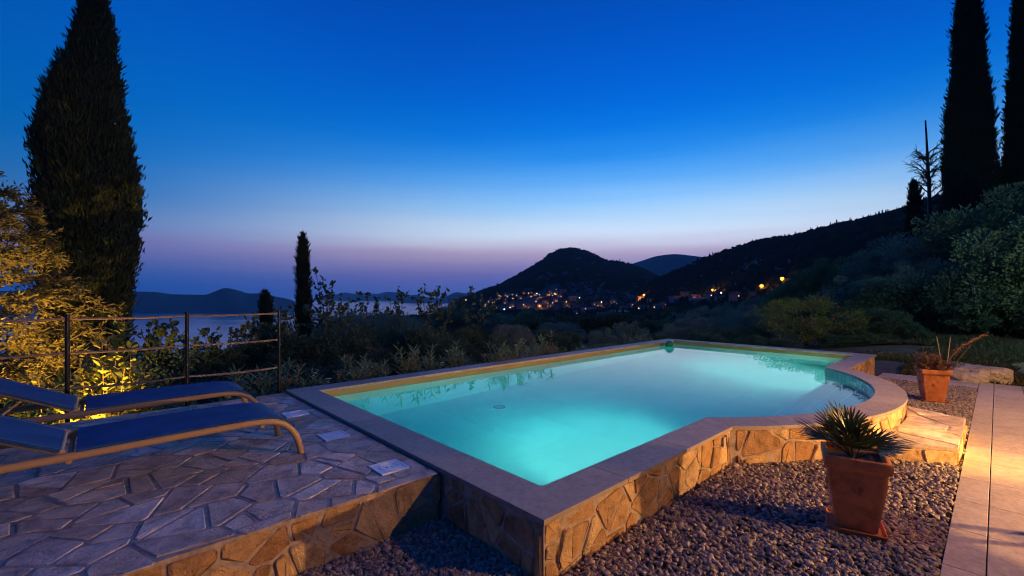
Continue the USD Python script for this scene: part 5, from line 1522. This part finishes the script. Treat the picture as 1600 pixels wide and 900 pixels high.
def ground_seen(u, v):
    best = None
    for h in (VALLEY, ridge, mountain):
        if h.u[0] <= u <= h.u[-1]:
            p = h.seen(u, v)
            d = p - CAM
            vv = 460 - d[2] / (d[:2] @ FWD) * F
            if abs(vv - v) < 2.5 and (best is None or (p - CAM)[:2] @ FWD < (best - CAM)[:2] @ FWD):
                best = p
    return best if best is not None else mountain.seen(u, v)
face = math.atan2(RIGHT[1], RIGHT[0])
HOUSE = {}
TYPES = {'a': (11, 9, 6, 2.4, 'house_wall_a', 'roof_tile', 0.25), 'b': (9, 8, 5.6, 2.2, 'house_wall_b', 'roof_tile', 0.35), 'c': (14, 9, 8.6, 0, 'house_wall_c', 'roof_grey', 0.2), 'd': (12, 8, 3.2, 2.0, 'house_wall_d', 'roof_tile', 0.3), 'e': (22, 10, 4.5, 1.6, 'house_wall_c', 'roof_grey', 0.08)}
def house(u, v, ty, label, group=None, rot=0.0, s=1.0):
    p = ground_seen(u, v)
    if ty not in HOUSE:
        w, d, h, rf, wm, rm, lit = TYPES[ty]
        q = new_path('/World', 'village_house'); x = UsdGeom.Xform.Define(stage, q)
        x.AddTranslateOp().Set(Gf.Vec3d(*map(float, p))); x.AddRotateZOp().Set(math.degrees(face + rot)); x.AddScaleOp().Set(Gf.Vec3f(s, s, s))
        tag(x.GetPrim(), label, 'house', group)
        house_parts(q, w, d, h, rf, wm, rm, lit, ord(ty))
        HOUSE[ty] = q
    else:
        q = copy_of(HOUSE[ty], 'village_house', label, 'house', p, face + rot, s, group)
        if not group:
            stage.GetPrimAtPath(q).ClearCustomDataByKey('group')
    return p
rng_v = np.random.default_rng(101)
house(1000, 471, 'b', 'pale village house lit orange by the brightest street lamp', rot=0.2, s=1.15)
house(1018, 473, 'd', 'low village house just right of the brightest orange lamp', rot=-0.2)
house(895, 472, 'c', 'flat roofed grey house standing alone below the mountain', rot=0.3)
house(959, 476, 'a', 'tall narrow looking house left of the orange lit one', rot=0.7)
house(920, 487, 'e', 'long low building with pale roof in the valley, left one', rot=0.15)
house(944, 497, 'd', 'small building with pale blue roof nearest below the village', rot=0.1)
house(1070, 466, 'b', 'village house beside the small warm lamp left of the amber one', rot=-0.3)
house(1112, 468, 'a', 'village house under the amber lamp at the foot of the right hillside', rot=0.2)
house(1128, 470, 'd', 'low village house with a white light at the foot of the right hillside', rot=-0.1)
for u, v in [(758, 480), (768, 474), (776, 470), (783, 465), (790, 461), (797, 464), (806, 463), (812, 468), (820, 461), (828, 466), (836, 463), (841, 470), (848, 466), (856, 464), (862, 459), (868, 462), (874, 466), (880, 460), (772, 482), (784, 486),
             (800, 480), (815, 487), (824, 482), (843, 481), (852, 476), (860, 482), (868, 474), (790, 475), (763, 487), (836, 490)]:
    house(u, v, rng_v.choice(['a', 'b', 'd', 'b', 'c']), 'small pale house among the lit houses climbing the mountain foot', 'houses of the lit village on the mountain foot', rng_v.uniform(-0.8, 0.8), 0.9)
for u, v in [(905, 492), (930, 480), (975, 486), (990, 480), (1040, 478), (1055, 474), (1085, 472), (885, 484), (965, 494), (1005, 488), (1030, 486), (1100, 474), (1150, 470)]:
    house(u, v, rng_v.choice(['a', 'd', 'e', 'c']), 'unlit pale house scattered in the dark valley right of the village', 'unlit houses scattered in the valley', rng_v.uniform(-0.8, 0.8), 0.95)

LAMP = {}
def street_lamp(u, v, kind, label, group=None, glow=None, r=None):
    """a lamp on a post; its lantern shows at pixel (u, v)"""
    p = ground_seen(u, v + 4)
    H_ = 6.0
    key = kind
    if key not in LAMP or glow:
        q = new_path('/World', 'street_lamp'); x = UsdGeom.Xform.Define(stage, q)
        x.AddTranslateOp().Set(Gf.Vec3d(*map(float, p))); x.AddRotateZOp().Set(0.0); x.AddScaleOp().Set(Gf.Vec3f(1, 1, 1))
        tag(x.GetPrim(), label, 'street lamp', group)
        part('post', tube([(0, 0, -1.5), (0, 0, H_)], 0.10, 6), MAT['post_metal'], q, world=False)
        lan = trimesh.creation.icosphere(2, r or 0.55); lan.apply_scale([1, 1, 0.8]); lan.apply_translation((0, 0, H_ + 0.45))
        part('lantern', lan, MAT[kind], q, smooth=True, world=False)
        if glow:
            sl = UsdLux.SphereLight.Define(stage, q + '/lamp_light')
            sl.CreateRadiusAttr(0.5); sl.CreateNormalizeAttr(True); sl.CreateIntensityAttr(glow); sl.CreateColorAttr(Gf.Vec3f(1.0, 0.36, 0.07))
            d = (CAM - p); d = d / np.linalg.norm(d)
            sl.AddTranslateOp().Set(Gf.Vec3d(0, 0, H_ - 0.75))
        else:
            LAMP[key] = q
    else:
        q = copy_of(LAMP[key], 'street_lamp', label, 'street lamp', p, 0.0, 1.0, group)
GL = 1500.0
street_lamp(1006, 463, 'lamp_amber', 'brightest orange street lamp, in front of the pale village house', glow=GL * 9, r=1.5)
street_lamp(1190, 455, 'lamp_amber', 'left one of two orange lamps on the dark right hillside', glow=GL * 1.0, r=1.4)
street_lamp(1222, 447, 'lamp_amber', 'right and higher one of two orange lamps on the right hillside', glow=GL * 1.0, r=1.3)
street_lamp(818, 478, 'lamp_amber', 'orange street lamp lighting the road at the village bottom', glow=GL * 1.8, r=1.0)
street_lamp(843, 479, 'lamp_amber', 'large orange street lamp right of the one on the village road', glow=GL * 1.4, r=1.1)
street_lamp(1113, 458, 'lamp_amber', 'amber street lamp at the foot of the right hillside', glow=GL * 3.0, r=1.1)
street_lamp(885, 476, 'lamp_amber', 'lone amber lamp left of the flat roofed grey house', glow=GL * 0.8, r=0.8)
street_lamp(940, 475, 'lamp_warm', 'lone warm lamp between the grey house and the tall house', r=0.8, glow=GL * 0.8)
street_lamp(728, 468, 'lamp_warm', 'outermost warm lamp on the left foot of the mountain', r=1.0, glow=GL * 0.1)
street_lamp(1064, 461, 'lamp_warm', 'small warm lamp left of the amber lamp on the right', r=0.6, glow=GL * 0.4)
street_lamp(1127, 465, 'lamp_white', 'white lamp beside the low house at the hillside foot', r=0.5, glow=GL * 0.02)
street_lamp(905.5, 469.5, 'lamp_white', 'white lamp on the flat roofed grey house front', r=0.7, glow=GL * 0.02)
for x, y in [(125, 240), (95, 255), (155, 215), (195, 225), (220, 220), (265, 145), (285, 160), (250, 120), (330, 145), (350, 160), (405, 140), (450, 145), (335, 190), (410, 185), (525, 135), (570, 130), (605, 125), (660, 125), (685, 145),
             (600, 160), (795, 155), (840, 135), (860, 95), (685, 185), (650, 215), (825, 240), (380, 295), (320, 320), (1165, 310), (430, 130), (270, 180), (820, 165), (850, 150), (775, 160), (240, 190), (180, 235)]:
    k = 'lamp_white' if rng_v.random() < 0.2 else ('lamp_amber' if rng_v.random() < 0.25 else 'lamp_warm')
    nm = {'lamp_white': 'white', 'lamp_amber': 'orange', 'lamp_warm': 'warm'}[k]
    street_lamp(740 + x / 6.667, 440 + y / 6.667, k, f'small {nm} lamp among the houses on the mountain foot', f'small {nm} lamps of the village')

# ================================================================ unseen house, lamps and table right of the view, placed for light and shadow
t = thing('holiday_house', 'unseen house with eaves beyond the paved path, carries the lamps out of view', 'house', (5, -4.9, 0))  # out of view; carries the lamps, kept dark so it bounces little
part('wall', box((5.5, -5.02, 1.85), (17, 0.25, 3.9)), MAT['plaster'], t)
part('roof', box((5.5, -5.0, 3.88), (17.6, 1.3, 0.16)), MAT['roof_tile'], t)
for x in (5.4, 11.8):
    part('door', box((x, -4.885, 1.08), (1.0, 0.03, 2.1)), MAT['table_wood'], t)
WARM = Gf.Vec3f(1.0, 0.50, 0.17)
def wall_lamp(x, z, label, power, target=None, cone=None, radius=0.06, color=WARM):
    y = -4.66
    t = thing('wall_lamp', label, 'lamp', (x, -4.89, z))
    part('bracket', tube([(x, -4.89, z), (x, -4.78, z + 0.06), (x, y, z + 0.10)], 0.014, 8), MAT['post_metal'], t, smooth=40)
    sh = trimesh.creation.cone(0.12, 0.14, sections=24); sh = trimesh.Trimesh(sh.vertices, [f for f, n_ in zip(sh.faces, sh.face_normals) if n_[2] > -0.9], process=False)
    sh.apply_translation((x, y, z + 0.02))
    part('shade', sh, MAT['post_metal'], t, smooth=40)
    p = new_path(t, 'bulb_light')
    l = UsdLux.SphereLight.Define(stage, p)
    l.CreateRadiusAttr(radius); l.CreateNormalizeAttr(True); l.CreateIntensityAttr(power); l.CreateColorAttr(color)
    o = np.array([0, y + 4.89, -0.08])
    if target is not None:
        d = np.asarray(target, float) - np.array([x, y, z - 0.08]); d /= np.linalg.norm(d)
        zz = -d; xx = np.cross([0, 0, 1.0], zz); xx /= np.linalg.norm(xx); yy = np.cross(zz, xx)
        l.AddTransformOp().Set(Gf.Matrix4d(*xx, 0, *yy, 0, *zz, 0, *map(float, o), 1))
        sa = UsdLux.ShapingAPI.Apply(l.GetPrim()); sa.CreateShapingConeAngleAttr(cone[0]); sa.CreateShapingConeSoftnessAttr(cone[1])
    else:
        l.AddTranslateOp().Set(Gf.Vec3d(*o))
LAMP_POWER = 190.0
wall_lamp(3.35, 3.4, 'unseen high wall lamp out of view, lights the pool wall and the terrace wall', LAMP_POWER * 0.8, target=(2.6, -0.6, 0.0), cone=(58.0, 0.35))  # out of view, placed to light the pool and terrace walls
wall_lamp(4.6, 1.05, 'unseen low wall lamp out of view, lights the coping edges and the pool wall', LAMP_POWER * 2.2, target=(3.2, -0.9, -0.35), cone=(56.0, 0.75))  # out of view, set low so coping edges brighten more than tops
wall_lamp(6.9, 2.9, 'unseen wall lamp out of view, lights the far pot and the far pool wall', LAMP_POWER * 1.5, target=(8.3, -0.8, 0.0), cone=(52.0, 0.5))  # out of view, placed to light the far pot and pool wall
wall_lamp(13.2, 3.1, 'added cool white fill lamp out of view, brightens the trees on the right', LAMP_POWER * 0.85, target=(19.0, 2.5, 1.8), cone=(62.0, 0.6), color=Gf.Vec3f(0.78, 1.0, 0.92))  # added fill light, only there to lift the trees on the right
wall_lamp(5.3, 2.5, 'unseen spot lamp out of view, lights the paving beside the stone step', LAMP_POWER * 2.0, target=(4.75, -1.62, 0.0), cone=(11.0, 1.0), color=Gf.Vec3f(1.0, 0.55, 0.10))  # out of view, makes the yellow patch on the paving

t = thing('garden_table', 'unseen low square table out of view, casts a wedge shadow on the paving', 'table', (2.95, -2.52, 0))  # out of view, placed so its corner throws a wedge shadow on the paving
part('table_top', box((2.95, -2.52, 0.335), (0.58, 0.58, 0.03), rot=math.pi / 4 + 0.15, bevel=0.004), MAT['table_wood'], t)
for q in range(4):
    a = q * math.pi / 2 + 0.15
    part('leg', box((2.95 + 0.34 * math.cos(a), -2.52 + 0.34 * math.sin(a), 0.16), (0.045, 0.045, 0.32), rot=math.pi / 4 + 0.15), MAT['table_wood'], t)

# unseen garden spots, placed to light the shrubs by the fence: one beyond the left edge of the picture, one low behind the loungers
def unseen_garden_spot(gs, dir_, power, cone, label):
    gs, dir_ = np.array(gs, float), unit(np.array(dir_, float))
    t = thing('garden_spotlight', label, 'lamp', (gs[0], gs[1], 0))
    part('spike', tube([(gs[0], gs[1], -0.2), (gs[0], gs[1], gs[2] - 0.05)], 0.012, 8), MAT['post_metal'], t)
    hd = trimesh.creation.cylinder(0.045, 0.09, sections=18)
    hd.apply_transform(trimesh.geometry.align_vectors([0, 0, 1], dir_)); hd.apply_translation(gs - dir_ * 0.09)
    part('head', hd, MAT['post_metal'], t, smooth=40)
    p = new_path(t, 'spot_light'); l = UsdLux.SphereLight.Define(stage, p)
    l.CreateRadiusAttr(0.035); l.CreateNormalizeAttr(True); l.CreateIntensityAttr(power); l.CreateColorAttr(Gf.Vec3f(1.0, 0.50, 0.08))
    zz = -dir_; xx = unit(np.cross([0, 0, 1.0], zz)); yy = np.cross(zz, xx)
    l.AddTransformOp().Set(Gf.Matrix4d(*xx, 0, *yy, 0, *zz, 0, 0, 0, float(gs[2]), 1))
    sa = UsdLux.ShapingAPI.Apply(l.GetPrim()); sa.CreateShapingConeAngleAttr(cone); sa.CreateShapingConeSoftnessAttr(0.6)
unseen_garden_spot((-3.70, 5.35, 0.35), (0.13, 0.98, 0.14), 800.0, 33.0, 'unseen spike spotlight past the left edge of the view, lights the conifer')
unseen_garden_spot((-2.08, 5.22, 0.10), (0.16, 0.66, 0.74), 120.0, 56.0, 'unseen low spike spotlight hidden behind the sun loungers, lights the laurels')

# ================================================================ evening haze over the valley and the sea
mat('haze_air', {'v': ('principled_volume', {'color': (0.62, 0.74, 0.95), 'density': 0.000032, 'anisotropy': 0.2})}, [], surface=None, volume='v.volume')
hz = trimesh.creation.box((33000, 33000, 700)); hz.apply_translation((CAM[0], CAM[1], 700 / 2 - 172))
solo('haze', hz, MAT['haze_air'], kind='stuff')
